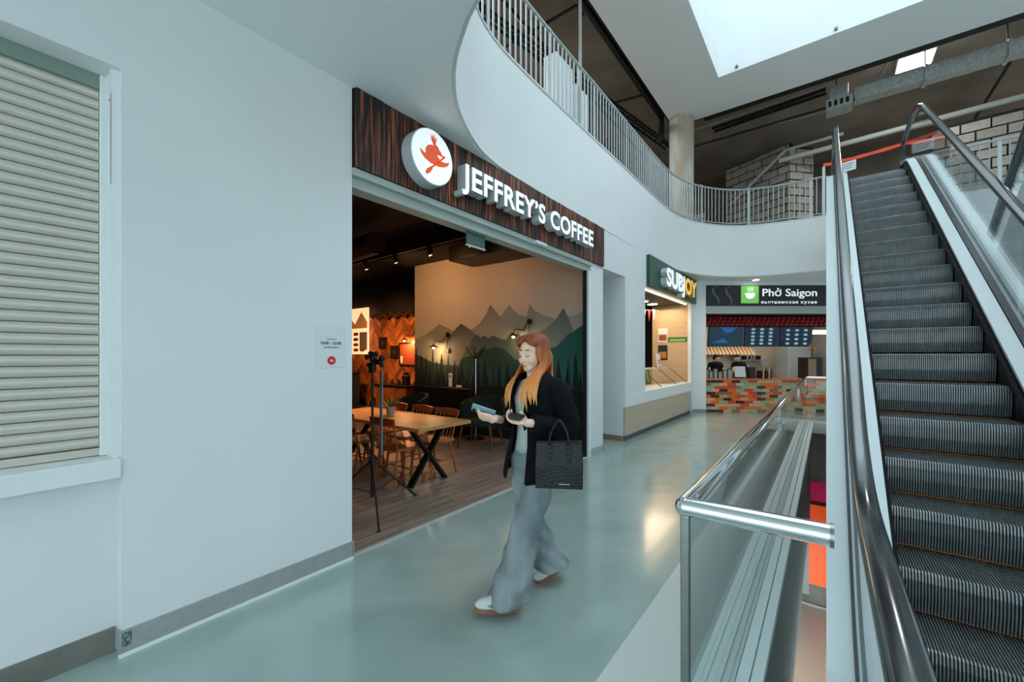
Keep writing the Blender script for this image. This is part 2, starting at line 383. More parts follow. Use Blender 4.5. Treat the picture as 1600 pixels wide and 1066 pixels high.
def escalator(loc, rotz, label, papers=True):
    t = thing('escalator', label, 'escalator', loc, rotz)
    def put(g, name, m, parent=t, smooth=False):
        return obj(g, name, m, parent, smooth, local=True, weld=bool(smooth))
    P = esc_path(1.25, 10.6)
    # steps: pitch .405 along the band, anchored on the incline
    n0 = 0; s0 = 0
    pts = []; s = .12
    total = sum(math.hypot(c - a, d - b) for (a, b), (c, d) in zip(P, P[1:]))
    while s < total: pts.append(along(P, s)); s += .405
    base = [q for q in pts if 4.0 < q[0] < 5.5][0]
    want = (4.56 - (9.015 - base[0]) * SL); 
    # shift so that a nosing lies at y = 9.015 on the incline
    k = (9.015 - base[0]) / (.405 * math.cos(math.radians(34.5))); sh = (k - math.floor(k)) * .405
    pts = []; s = .12 + sh - .405
    while s < total - .3:
        if s > 0: pts.append(along(P, s))
        s += .405
    for y, z in pts:
        if .95 < y < 10.2: link(ME_STEP, 'step', t, (SX0, y, z), None, True)
    PL = esc_path(.75, 11.0)
    put(G().box(SX0 - .03, SX1 + .03, .35, 1.5, -.03, .006), 'comb_plate', DULLSTEEL)
    put(G().box(SX0 - .03, SX1 + .03, 9.95, 12.45, ZT - .05, ZT + .012), 'comb_plate', DULLSTEEL)
    for x0, x1, bx in ((SX0 - .028, SX0 - .004, SX0 - .006), (SX1 + .004, SX1 + .028, SX1 - .02)):
        put(strip(G(), PL, x0, x1, -.28, .10), 'skirt', SKIRT)
        put(strip(G(), PL, bx, bx + .026, .035, .065), 'skirt_brush', BRUSH)
    # inner decks with a dark seam, outer decks
    for inn, gl, out in ((SX0 - .004, HX0, .0), (SX1 + .004, HX1, 1.31)):
        sg = 1 if gl > inn else -1
        def S_(a, b, d0, d1, nm, m): 
            x0, x1 = sorted((a, b)); put(strip(G(), PL, x0, x1, d0, d1), nm, m)
        S_(inn, inn + sg * .095, .09, .128, 'inner_deck', DECK)
        S_(inn + sg * .10, gl - sg * .012, .09, .135, 'glass_clamp', SKIRT)
        S_(inn + sg * .10, gl + sg * .03, .06, .118, 'deck_profile', DECK)
        S_(gl + sg * .012, gl + sg * .026, .09, .132, 'seam', SKIRT)
        S_(gl + sg * .03, out, .06, .118, 'outer_deck', DECK)
        x0, x1 = sorted((out - sg * .02, out))
        put(strip(G(), [(y, max(z, -.02)) for y, z in PL], x0, x1, -.95, .06), 'cladding', CLAD)
    put(strip(G(), PL, .02, 1.29, -.98, -.95), 'soffit', CLAD)
    # glass panels and hand rails with their round ends
    for hx in (HX0, HX1):
        PG = esc_path(.95, 10.75)
        R = .36
        top = [(y, z + .915) for y, z in PG]; bot = [(y, z + .115) for y, z in PG]
        # split into panels at even distances
        cuts = [2.2, 3.55, 4.9, 6.25, 7.6, 8.95, 12]
        def zat(arr, y):
            for (a, b), (c, d) in zip(arr, arr[1:]):
                if a <= y <= c: return b + (d - b) * (y - a) / max(c - a, 1e-9)
            return arr[-1][1]
        lo = PG[0][0]
        for cu in cuts:
            hi = min(cu, PG[-1][0]); 
            ys = [lo] + [q[0] for q in PG if lo + 1e-4 < q[0] < hi - 1e-4] + [hi]
            up = [(y, zat(top, y)) for y in ys]; dn = [(y, zat(bot, y)) for y in ys]
            if cu == cuts[0]: up = [(lo + -.36 * math.sin(q), .115 + .4 + .4 * math.cos(q)) for q in [PI * k / 10 for k in range(10, 0, -1)]] + up
            if cu == cuts[-1]: up = up + [(hi + .36 * math.sin(q), ZT + .515 + .4 * math.cos(q)) for q in [PI * k / 10 for k in range(1, 11)]]
            poly = dn + up[::-1]
            gg = G().prism([(hx - .006, y, z) for y, z in poly], (.012, 0, 0))
            put(gg, 'glass_panel', GLASSL)
            lo = hi + .006
        path = [(hx, .95 - .40 * math.sin(q), .515 + .44 * math.cos(q)) for q in [PI * k / 12 for k in range(12, 0, -1)]]
        path += [(hx, y, z + .955) for y, z in PG]
        path += [(hx, 10.75 + .40 * math.sin(q), ZT + .515 + .44 * math.cos(q)) for q in [PI * k / 12 for k in range(1, 13)]]
        sec = [(-.038, -.012), (-.038, .008), (-.026, .02), (.026, .02), (.038, .008), (.038, -.012), (.026, -.022), (-.026, -.022)]
        rings = []
        V = [Vector(p) for p in path]
        for i, p in enumerate(V):
            tt = (V[min(i + 1, len(V) - 1)] - V[max(i - 1, 0)]).normalized(); nn = Vector((1, 0, 0)).cross(tt).normalized()
            if i == 0: pass
            rings.append([p + Vector((a, 0, 0)) + nn * b for a, b in sec])
        put(G().loft(rings), 'handrail', RUBBER, smooth=50)
    return t
E1 = escalator((0, 0, 0), 0, 'escalator rising away from the glass railing toward the upper gallery')
E2 = escalator((2.66, 12.2, 0), PI, 'second escalator crossing the other way beyond the first one')

# glass railing round the void
GR = thing('glass_railing', 'glass railing with a polished tube handrail around the floor void', 'railing', (-.38, 1.46, 0))
g = G(); g.tube([(-.38, 12.05, 1.05), (-.38, 1.46, 1.05)], .032, 20); g.tube([(-.38, 1.46, 1.05), (.015, 1.475, 1.05)], .032, 20); g.ell((-.38, 1.46, 1.05), (.0325, .0325, .0325), 20, 10)
g.tube([(-.38, 12.05, 1.05), (2.7, 12.05, 1.05)], .032, 16); g.ell((-.38, 12.05, 1.05), (.0325, .0325, .0325), 16, 8)
hr = obj(g, 'handrail', CHROME, GR, smooth=50)
g = G(); g.cyl((.008, 1.475, 1.05), (.018, 1.475, 1.05), .034, n=20); obj(g, 'end_cap', STEEL, hr, smooth=40)
y = 1.475
for k in range(6):
    y2 = y + 1.74; g = G(); g.box(-.386, -.374, y + .004, y2 - .004, .004, .985); obj(g, 'glass_pane', GLASS, GR)
    y = y2
g = G(); g.box(-.366, -.004, 1.464, 1.476, .004, 1.02); obj(g, 'glass_pane', GLASS, GR)
for k, (x0, x1) in enumerate(((-.35, .6), (.61, 1.56), (1.57, 2.6))): g = G(); g.box(x0, x1, 12.044, 12.056, .004, .985); obj(g, 'glass_pane', GLASS, GR)
g = G(); g.box(-.394, -.366, 1.452, 1.478, 0.003, 1.02); obj(g, 'corner_post', STEEL, GR, bevel=.004)
for yy in (5.0, 8.5, 11.9):
    g = G(); g.cyl((-.38, yy, .86), (-.38, yy, 1.03), .014, n=10); q = obj(g, 'rail_post', CHROME, GR, smooth=40)
    g = G(); g.box(-.41, -.35, yy - .05, yy + .05, .80, .87); obj(g, 'clamp', STEEL, q, bevel=.004)
g = G(); g.box(-.396, -.364, 1.49, 12.05, .0015, .04); obj(g, 'base_channel', ALU, GR)

# balcony railing: round top rail, upright bars
RAILG = mat('railing_grey', S(176, 184, 184), .45, .3)
RP = offset_path(EDGE, .06 * -SLAB)
cum = [0]
for a, b in zip(RP, RP[1:]): cum.append(cum[-1] + (b - a).length)
def at_len(s):
    for i in range(len(RP) - 1):
        if s <= cum[i + 1]:
            t = (s - cum[i]) / (cum[i + 1] - cum[i]); return RP[i].lerp(RP[i + 1], t)
    return RP[-1].copy()
i0 = next(i for i, p in enumerate(RP) if p.x < -1.7); i1 = next(i for i, p in enumerate(RP) if p.x > -.12 and p.y > 8)
s0, s1 = cum[i0], cum[i1]
BR = thing('balcony_railing', 'grey railing of upright bars along the curved upper gallery edge', 'railing', (RP[i0].x, RP[i0].y, 4.972))
PTS = [p for p in RP[i0:i1 + 1]]
obj(G().tube([(p.x, p.y, 5.92) for p in PTS], .024, 10), 'top_rail', RAILG, BR, smooth=50)
obj(G().loft([[(p.x - .012, p.y, 5.03), (p.x + .012, p.y, 5.03), (p.x + .012, p.y, 5.05), (p.x - .012, p.y, 5.05)] for p in PTS]), 'bottom_rail', RAILG, BR)
ME_BAR = G().cyl((0, 0, 0), (0, 0, .87), .011, n=8).mesh('bar', RAILG, 40)
ME_POST = G().box(-.03, .03, -.006, .006, -.06, .93).mesh('post', RAILG)
k = 0; s = s0
while s < s1:
    p = at_len(s); q = at_len(s + .02); an = math.atan2(q.y - p.y, q.x - p.x)
    if k % 12 == 6: link(ME_POST, 'post', BR, (p.x, p.y, 5.032), (0, 0, an))
    else: link(ME_BAR, 'bar', BR, (p.x, p.y, 5.05))
    s += .112; k += 1
BR2 = thing('gallery_railing', 'grey railing of upright bars beyond the top of the escalators', 'railing', (1.4, 12.52, 4.972))
obj(G().tube([(1.40, 12.52, 5.92), (8, 12.52, 5.92)], .024, 10), 'top_rail', RAILG, BR2, smooth=50)
obj(G().box(1.40, 8, 12.51, 12.53, 5.03, 5.05), 'bottom_rail', RAILG, BR2)
for k in range(48):
    x = 1.42 + k * .135
    if k % 10 == 0: link(ME_POST, 'post', BR2, (x, 12.52, 5.032))
    else: link(ME_BAR, 'bar', BR2, (x, 12.52, 5.05))
g = G(); g.box(-.075, -.02, 12.46, 12.50, 4.60, 6.15); tag(obj(g, 'barrier_post', ALU), 'flat metal post where the curved railing meets the escalator top', 'post')
# orange barrier tape and the two notices on it
TAPE = mat('orange_tape', S(240, 84, 52), .45)
A, B_ = Vector((-.05, 11.3, 5.75)), Vector((1.62, 10.75, 5.68))
pts = [A.lerp(B_, i / 14) + Vector((0, 0, -.04 * math.sin(PI * i / 14))) for i in range(15)]
g = G(); g.loft([[(p.x, p.y, p.z - .030 - .008 * math.sin(i * 1.7)), (p.x, p.y - .004, p.z + .030 + .008 * math.cos(i * 2.3)), (p.x, p.y + .004, p.z + .030), (p.x, p.y + .004, p.z - .030)] for i, p in enumerate(pts)])
tag(obj(g, 'barrier_tape', TAPE), 'orange plastic barrier tape strung across the escalator top', 'tape')
PAPER = mat('paper_white', S(224, 228, 228), .7); INKG = mat('ink_grey', S(110, 116, 118), .7)
for f, lb in ((.24, 'white paper notice hanging from orange tape over the escalator steps'), (.89, 'white paper notice on the tape seen through the escalator glass')):
    c = A.lerp(B_, f); d = (B_ - A).normalized()
    t = thing('tape_notice', lb, 'notice', c, 0, 'notices on the barrier tape')
    M3 = Matrix((d, Vector((-d.y, d.x, 0)).normalized(), Vector((0, 0, 1)))).transposed()
    obj(G().obox(c + Vector((0, 0, -.17)), (.30, .003, .20), M3), 'sheet', PAPER, t)
    g = G()
    for r in range(3): g.obox(c + Vector((0, -.004, -.12 - .045 * r)), (.22 - .03 * r, .002, .012), M3)
    obj(g, 'print', INKG, t)
# ------------------------------------------------------------------ roller shutter and sill in the recess
SLATM = mat('shutter_slat', S(212, 204, 192), .3, .25)
RS = thing('roller_shutter', 'closed grey slatted roller shutter above the white sill', 'shutter', (-3.08, -1.8, 1.03))
def slat_mesh():
    g = G(); L = 4.4; prof = [(0, 0), (.012, .006), (.017, .02), (.017, .034), (.012, .047), (0, .052)]
    g.loft([[(x, -2.2, z) for x, z in prof] + [(-.006, -2.2, .026)], [(x, 2.2, z) for x, z in prof] + [(-.006, 2.2, .026)]]); return g.mesh('slat', SLATM, 60)
MS = slat_mesh()
for k in range(35): link(MS, 'slat', RS, (-3.085, -1.81, 1.075 + k * .0545))
obj(G().box(-3.09, -3.062, -4, .392, 1.034, 1.072), 'bottom_bar', SLATM, RS)
obj(G().box(-3.10, -3.055, -4, .392, 2.975, 3.05), 'shutter_box', mat('shutter_box', S(132, 146, 136), .5), RS)
obj(G().box(-3.11, -3.098, -4, .40, 1.03, 3.05), 'slat_backing', mat('slat_backing', S(96, 98, 92), .7), RS)
obj(G().box(-3.12, -3.045, .392, .438, 1.031, 3.05), 'guide_rail', WHITE2, RS, bevel=.004)
sbox('trim_window', WHITE2, (-3.05, -2.935, .418, .4525, 1.03, 3.05), (-3.3, -3.115, -6, .452, .93, 3.05))
g = G(); g.box(-2.9405, -2.934, .4172, .4185, 2.45, 2.92); g.cyl((-2.975, .4165, 2.90), (-2.975, .419, 2.90), .007, n=8)
tag(obj(g, 'screw_slot', BLACK), 'thin dark gap and screw hole in the white window frame', 'gap')
struct(obj(G().box(-3.12, -2.885, -6, .4515, .93, 1.03), 'trim_sill', WHITE2, bevel=.006))

# ------------------------------------------------------------------ coffee shop sign
def burnt_wood():
    m = bpy.data.materials.new('burnt_wood'); m.use_nodes = True; nt = m.node_tree; b = nt.nodes['Principled BSDF']
    tc = nt.nodes.new('ShaderNodeTexCoord'); mp = nt.nodes.new('ShaderNodeMapping'); mp.inputs['Scale'].default_value = (48, 48, 2.4)
    oi = nt.nodes.new('ShaderNodeObjectInfo'); mu = nt.nodes.new('ShaderNodeMath'); mu.operation = 'MULTIPLY'; mu.inputs[1].default_value = 37
    n = nt.nodes.new('ShaderNodeTexNoise'); n.noise_dimensions = '4D'; n.inputs['Scale'].default_value = 1; n.inputs['Detail'].default_value = 6
    nt.links.new(tc.outputs['Object'], mp.inputs[0]); nt.links.new(mp.outputs[0], n.inputs['Vector']); nt.links.new(oi.outputs['Random'], mu.inputs[0]); nt.links.new(mu.outputs[0], n.inputs['W'])
    r = nt.nodes.new('ShaderNodeValToRGB'); e = r.color_ramp.elements
    e[0].position = .42; e[0].color = S(20, 17, 17); e[1].position = .68; e[1].color = S(186, 104, 64)
    for p, c in ((.49, S(40, 27, 24)), (.56, S(128, 62, 38))): q = e.new(p); q.color = c
    nt.links.new(n.outputs[0], r.inputs[0]); nt.links.new(r.outputs[0], b.inputs['Base Color']); b.inputs['Roughness'].default_value = .55
    bp = nt.nodes.new('ShaderNodeBump'); bp.inputs['Strength'].default_value = .4; bp.inputs['Distance'].default_value = .006
    nt.links.new(n.outputs[0], bp.inputs['Height']); nt.links.new(bp.outputs[0], b.inputs['Normal']); MATS['burnt_wood'] = m; return m
BURNT = per_object(burnt_wood(), .4)
LETF = mat('letter_face', (.85, .88, .9, 1), .4, emis=.45, ecol=(.85, .95, 1, 1)); LETS = mat('letter_side', S(190, 196, 198), .4)
SG = thing('shop_sign', 'burnt plank sign board with white coffee shop letters and round canoe logo', 'sign', (-2.9, 3.99, 3.012))
obj(G().box(-2.96, -2.89, 1.762, 6.205, 3.012, 3.63), 'backing', BLACK, SG)
n = 37; w = (6.20 - 1.768) / n
MP = G().box(0, .028, .0015, w - .0025, 0, .612).mesh('plank', BURNT)
for k in range(n): link(MP, 'plank', SG, (-2.892 + (.004 if k % 3 == 1 else 0), 1.768 + k * w, 3.016))
MX = Matrix(((0, 0, 1), (1, 0, 0), (0, 1, 0)))         # text x -> +Y, y -> +Z, depth -> +X
def split_islands(me):
    bm = bmesh.new(); bm.from_mesh(me); bmesh.ops.remove_doubles(bm, verts=bm.verts, dist=1e-5); bm.verts.ensure_lookup_table()
    seen = set(); out = []
    for v in bm.verts:
        if v.index in seen: continue
        st = [v]; seen.add(v.index); grp = []
        while st:
            a = st.pop(); grp.append(a)
            for e in a.link_edges:
                o = e.other_vert(a)
                if o.index not in seen: seen.add(o.index); st.append(o)
        idx = {a.index: i for i, a in enumerate(grp)}
        fs = [tuple(idx[x.index] for x in f.verts) for f in bm.faces if f.verts[0].index in idx]
        out.append(([a.co.copy() for a in grp], fs))
    bm.free(); return out
def raised_letters(body, parent, y0, y1, z0, z1, x0, depth, bold, mats_of, name='letter', space=1.0):
    me = text_mesh(body, 1.0, 1.0, bold, space); bx = mesh_bounds(me)
    caps = text_mesh('H', 1.0, 1.0, bold); ch = mesh_bounds(caps)
    sx = (y1 - y0) / (bx[1] - bx[0]); sz = (z1 - z0) / (ch[3] - ch[2])
    for vs, fs in split_islands(me):
        pts = [(x0 + (v.z + .5) * depth, y0 + (v.x - bx[0]) * sx, z0 + (v.y - ch[2]) * sz) for v in vs]
        cy = sum(p[1] for p in pts) / len(pts)
        g = G(); g.v = pts; g.f = fs; g.mi = [0] * len(fs)
        o = obj(g, name, list(mats_of(cy)), parent)
        for p in o.data.polygons: p.material_index = 0 if p.normal.x > .8 else 1
raised_letters('JEFFREY’S COFFEE', SG, 2.775, 5.515, 3.165, 3.392, -2.835, .115, .026, lambda y: (LETF, LETS), space=1.06)
g = G(); cy, cz, R = 2.43, 3.306, .242
g.loft([[(x, cy + r * math.cos(2 * PI * k / 48), cz + r * math.sin(2 * PI * k / 48)) for k in range(48)] for x, r in ((-2.865, R), (-2.745, R), (-2.738, R - .008))])
dc = obj(g, 'logo_disc', [LETS, LETF], SG, smooth=40)
for p in dc.data.polygons:
    if p.normal.x > .9: p.material_index = 1
ORANGE = mat('logo_orange', S(236, 86, 34), .5, emis=.25, ecol=S(236, 86, 34))
def dpoly(pts): return [(-2.738, cy + a * R, cz + b * R) for a, b in pts]
g = G()
g.prism(dpoly([(-.62, .10), (-.56, -.04), (-.40, -.17), (-.12, -.25), (.25, -.26), (.55, -.18), (.74, -.06), (.80, .10), (.70, .04), (.55, .0), (.2, -.03), (-.2, -.02), (-.46, .03), (-.55, .08)]), (.004, 0, 0))
g.prism(dpoly([(-.34, .0), (-.36, .18), (-.26, .34), (-.08, .42), (.04, .42), (.10, .50), (.22, .46), (.30, .36), (.42, .28), (.38, .20), (.26, .20), (.20, .10), (.36, .02), (.2, -.04)]), (.004, 0, 0))
for a in ([(.04, .42), (-.08, .60), (-.14, .80), (-.06, .66), (-.02, .84), (.02, .66), (.08, .86), (.08, .64), (.18, .78), (.12, .5)],):
    g.prism(dpoly(a), (.004, 0, 0))
for p0, p1, ww in (((.22, .22), (.58, .18), .05), ((.58, .22), (-.14, -.46), .045)):
    a = Vector((-2.736, cy + p0[0] * R, cz + p0[1] * R)); b = Vector((-2.736, cy + p1[0] * R, cz + p1[1] * R)); g.bar(a, b, ww * R * 1.4, .004, up=(1, 0, 0))
g.prism(dpoly([(-.10, -.36), (-.02, -.44), (-.14, -.60), (-.30, -.72), (-.36, -.66), (-.30, -.52)]), (.004, 0, 0))
obj(g, 'canoe_emblem', ORANGE, dc)

# notice with opening hours by the entrance
NT = thing('hours_notice', 'taped sheet with opening hours and a red round sticker', 'notice', (WX, 1.58, 1.47))
obj(G().box(WX + .0005, WX + .003, 1.468, 1.70, 1.475, 1.785), 'sheet', mat('notice_paper', (.72, .74, .75, 1), .5), NT)
def flat_text(body, parent, y0, y1, z0, x, m, bold=0.0, h=None, name='lettering'):
    me = text_mesh(body, 1.0, .002, bold); bx = mesh_bounds(me); s = (y1 - y0) / (bx[1] - bx[0]); sz = s if h is None else h / (bx[3] - bx[2])
    g = G(); g.v = [(x + v.co.z, y0 + (v.co.x - bx[0]) * s, z0 + (v.co.y - bx[2]) * sz) for v in me.vertices]; g.f = [tuple(p.vertices) for p in me.polygons]; g.mi = [0] * len(g.f)
    o = obj(g, name, m, parent); o['kind'] = 'stuff'; return o
INK = mat('ink_black', S(40, 48, 54), .7)
flat_text('10:00 – 22:00', NT, 1.507, 1.663, 1.645, WX + .0035, INK, .02, .021)
flat_text('БЕЗ ВЫХОДНЫХ', NT, 1.53, 1.645, 1.618, WX + .0035, INK, 0, .012)
flat_text('РЕЖИМ РАБОТЫ', NT, 1.55, 1.625, 1.681, WX + .0035, INKG, 0, .007)
g = G(); cyl_c = (1.588, 1.527)
g.loft([[(x, cyl_c[0] + .032 * math.cos(2 * PI * k / 24), cyl_c[1] + .032 * math.sin(2 * PI * k / 24)) for k in range(24)] for x in (WX + .003, WX + .0036)])
st = obj(g, 'red_sticker', mat('sticker_red', S(214, 32, 40), .4), NT)
g = G(); g.prism([(WX + .0036, 1.575, 1.522), (WX + .0036, 1.60, 1.518), (WX + .0036, 1.604, 1.526), (WX + .0036, 1.592, 1.528), (WX + .0036, 1.588, 1.54), (WX + .0036, 1.581, 1.53)], (.0006, 0, 0)); obj(g, 'sticker_mark', PAPER, st)

# plates under the lintel
EX = thing('exit_plate', 'small green glass sign plate hanging under the shop lintel', 'sign', (-2.99, 3.25, 2.72))
obj(G().box(-2.995, -2.985, 3.11, 3.40, 2.735, 2.875), 'plate', mat('plate_green', S(70, 104, 92), .15), EX)
obj(G().box(-3.0, -2.98, 3.105, 3.405, 2.72, 2.735), 'bottom_edge', ALU, EX)
g = G()
for k in range(4): g.cyl((-2.985, 3.16 + k * .06, 2.83), (-2.983, 3.16 + k * .06, 2.83), .006, n=8)
obj(g, 'screw', CHROME, EX)
tag(obj(G().box(-2.88, -2.85, 4.22, 4.46, 2.965, 3.005), 'sensor_box', WHITE2, bevel=.004), 'small white sensor box on the lintel under the wooden sign', 'sensor')

# ------------------------------------------------------------------ upper gallery: column, block walls, services
g = G(); g.lathe([(.30, 4.70), (.30, 7.8), (.285, 8.0)], (-3.03, 11.29, 0), 32)
tag(obj(g, 'concrete_column', mat('column_paint', S(206, 206, 200), .75, var=.5, scale=2.2, stretch=(1, 1, .5), sharp=True, col2=S(176, 160, 142)), smooth=40), 'round concrete column with flaking paint behind the curved railing', 'column')
BLOCK = per_object(mat('concrete_block', S(170, 162, 152), .9, var=.18, scale=9, bump=.3, bscale=40), .16)
MORTAR = mat('mortar', S(34, 30, 27), .95)
def block_wall(name, A, B, z0, z1, bl=.52, bh=.25, label='', cat='wall', gap=.036):
    A = Vector((*A, 0)); B = Vector((*B, 0)); d = (B - A); L = d.length; an = math.atan2(d.y, d.x)
    t = struct(link(G().box(0, L, .03, .2, 0, z1 - z0).mesh(name, MORTAR), name, None, (A.x, A.y, z0), (0, 0, an)))
    meshes = {}
    r = 0; z = 0
    while z < z1 - z0 - .05:
        x = -(.5 * bl if r % 2 else 0) 
        while x < L:
            a, b = max(x, 0), min(x + bl, L); w_ = round(b - a - gap, 3); h = round(min(bh, z1 - z0 - z) - gap, 3)
            if w_ > .05:
                if (w_, h) not in meshes: meshes[(w_, h)] = G().box(0, w_, 0, .18, 0, h).mesh('block', BLOCK)
                link(meshes[(w_, h)], 'block', t, (a, random.uniform(-.012, .012), z), (0, 0, random.uniform(-.008, .008)), True)
            x += bl
        z += bh; r += 1
    return t
block_wall('wall_block_pillar', (-2.9, 16.6), (-.92, 15.7), 4.7, 8.35)
block_wall('wall_block_end', (-.92, 15.7), (-.30, 16.35), 4.7, 8.25)
block_wall('wall_block_right', (2.2, 15.2), (7.4, 15.0), 4.7, 7.5)
block_wall('wall_block_left', (-4.6, 14.4), (-3.2, 14.9), 4.7, 6.4)
PIPEB = mat('pipe_black', S(22, 24, 26), .45); GALV = mat('galvanised', S(196, 198, 194), .4, .3, var=.3, scale=14); PVC = mat('pvc_white', S(196, 196, 188), .45)
def pipe(name, pts, r, m, label, cat, n=10): return tag(obj(G().tube(pts, r, n), name, m, smooth=50), label, cat)
pipe('pipe', [(-3.55, -2, 8.05), (-3.55, 11.3, 8.05), (-3.55, 11.3, 7.4)], .075, PIPEB, 'thick black pipe running beside the atrium ceiling edge', 'pipe')
pipe('pipe', [(-4.9, -2, 8.35), (-4.9, 15, 8.35)], .04, PIPEB, 'thin black sprinkler pipe along the raw ceiling over the gallery', 'pipe')
pipe('pipe', [(-7.5, 7.0, 8.3), (-3.67, 7.0, 8.3), (-3.67, 7.0, 8.05)], .03, PIPEB, 'black branch pipe crossing to the thick pipe above the railing', 'pipe')
pipe('pipe', [(-7.5, 9.6, 8.25), (-3.6, 10.4, 8.25)], .03, PIPEB, 'second black branch pipe crossing closer to the concrete column', 'pipe')
pipe('drain_pipe', [(-1.2, 15.55, 7.78), (8, 15.5, 8.0)], .075, PVC, 'pale plastic drain pipe under the raw ceiling beyond the escalators', 'pipe')
pipe('conduit_pipe', [(-2.6, 16.0, 6.9), (-1.0, 15.35, 8.0), (.4, 15.3, 8.02)], .05, GALV, 'bent pale pipe along the top of the block pillar', 'pipe')
pipe('pipe', [(-3.4, 13.6, 8.1), (8, 13.6, 8.1)], .03, PIPEB, 'long black pipe behind the galvanised duct', 'pipe')
pipe('pipe', [(3.35, 12.0, 8.3), (3.35, 18, 8.3)], .035, PIPEB, 'black pipe running back over the right block wall', 'pipe')
pipe('conduit', [(-3.2, 12.9, 8.25), (-.2, 12.75, 8.25), (.1, 12.3, 8.15)], .018, GALV, 'thin metal conduit above the block pillar', 'conduit')
pipe('conduit', [(1.6, 14.5, 8.45), (7.8, 13.9, 8.45)], .02, GALV, 'thin metal conduit over the right block wall', 'conduit')
pipe('conduit', [(-2.6, 14.5, 8.578), (.9, 14.9, 8.578), (1.3, 12.4, 8.578)], .015, GALV, 'thin bent conduit above the escalator newel', 'conduit')
pipe('conduit', [(-5.6, -1, 8.4), (-5.2, 10.5, 8.4)], .02, PIPEB, 'dark conduit deep over the upper gallery', 'conduit')
# cable trays
def tray(name, A, B, label, w_=.22):
    A = Vector(A); B = Vector(B); d = (B - A).normalized(); s = Vector((-d.y, d.x, 0)); t = thing(name, label, 'cable tray', A)
    for k in (-1, 1): obj(G().bar(A + s * w_ / 2 * k, B + s * w_ / 2 * k, .012, .07), 'side_rail', PIPEB, t)
    L = (B - A).length; nn = int(L / .3); me = G().bar(-s * w_ / 2, s * w_ / 2, .03, .015).mesh('rung', PIPEB)
    for k in range(nn): link(me, 'rung', t, A + d * (.15 + k * .3))
    obj(G().tube([A + Vector((0, 0, .03)), A.lerp(B, .5) + s * .03 + Vector((0, 0, .02)), B + Vector((0, 0, .03))], .03, 8), 'cable_bundle', mat('cable_dark', S(30, 30, 32), .6), t)
tray('cable_tray', (-5.3, 4.0, 7.9), (-3.7, 12.5, 7.75), 'dark cable tray sagging under the ceiling toward the concrete column')
tray('cable_tray', (-2.5, 12.45, 7.85), (.0, 12.35, 7.9), 'dark cable tray just beyond the atrium ceiling edge')
# galvanised duct with a fan unit on its end
DT = thing('air_duct', 'galvanised square air duct beyond the atrium ceiling edge', 'duct', (.5, 12.8, 7.85))
x = .55
while x < 7.5:
    obj(G().box(x, x + 1.18, 12.66, 12.96, 7.64, 7.93), 'duct_section', GALV, DT); obj(G().box(x + 1.165, x + 1.215, 12.63, 12.99, 7.61, 7.96), 'flange', GALV, DT); obj(G().cyl((x + 1.19, 12.81, 7.96), (x + 1.19, 12.81, 8.6), .012, n=6), 'hanger', PIPEB, DT); x += 1.2
FU = thing('fan_unit', 'silver wrapped ventilation unit on the end of the duct', 'ventilation unit', (.2, 12.8, 7.8))
obj(G().box(.05, .42, 12.6, 13.0, 7.78, 8.1), 'casing', GALV, FU, bevel=.02); obj(G().box(.0, .5, 12.57, 13.03, 7.55, 7.78), 'outlet', GALV, FU); obj(G().cyl((.2, 12.8, 8.08), (.2, 12.8, 8.6), .012, n=6), 'hanger', PIPEB, FU)
g = G()
for k in range(4): g.box(.04 + k * .11, .10 + k * .11, 12.565, 12.57, 7.60, 7.73)
obj(g, 'grille', BLACK, FU)
LP = thing('ceiling_lamp', 'glowing square light panel under the raw concrete ceiling', 'light', (1.65, 13.35, 8.45))
obj(G().box(1.33, 1.97, 13.03, 13.67, 8.46, 8.60), 'frame', WHITE2, LP); obj(G().box(1.35, 1.95, 13.05, 13.65, 8.452, 8.46), 'diffuser', mat('panel_glow', (1, 1, 1, 1), .5, emis=6, ecol=(.9, 1, 1, 1)), LP)
area('panel_light', (1.65, 13.35, 8.44), (0, 0, 0), .6, .6, 70, (.9, 1, 1))
for k, (px_, py_) in enumerate(((-6.5, 8.0), (-6.5, 3.0), (6.2, 16.2))):  # extra panels out of view, added to brighten the gallery
    q = dup(LP, (px_, py_, 8.45), 0, ('added unseen light panel deep in the gallery over the coffee shop', 'added unseen light panel of the gallery nearest the shutter side', 'added unseen light panel behind the block wall past the escalators', 'added unseen light panel behind the round concrete column')[k])
    area('panel_light', (px_, py_, 8.44), (0, 0, 0), .6, .6, 150, (.9, 1, 1))
# cabinet and vertical conduit behind the railing
CB = thing('electric_cabinet', 'white electrical cabinet standing behind the balcony bars', 'cabinet', (-3.62, 6.2, 4.7))
obj(G().box(-3.75, -3.5, 5.75, 6.30, 4.70, 6.55), 'body', WHITE2, CB, bevel=.01); obj(G().box(-3.5, -3.485, 5.78, 6.27, 4.75, 6.5), 'door', WHITE2, CB); obj(G().box(-3.75, -3.45, 6.32, 6.75, 4.7, 6.3), 'side_box', WHITE2, CB)
pipe('wall_conduit', [(-3.42, 6.42, 4.7), (-3.42, 6.42, 8.6)], .028, PVC, 'pale vertical conduit rising above the white cabinet', 'conduit')
# clips on the skylight well
for k, (x, z) in enumerate(((-1.55, 7.88), (.15, 7.88))):
    g = G(); g.cyl((x, 10.09, z), (x, 10.06, z), .03, n=10); g.box(x - .012, x + .012, 10.04, 10.06, z - .02, z + .02)
    tag(obj(g, 'fixing_clip', DULLSTEEL), ('small metal clip in the corner of the skylight well', 'small metal clip midway along the skylight well face')[k], 'clip', 'clips on the skylight well')
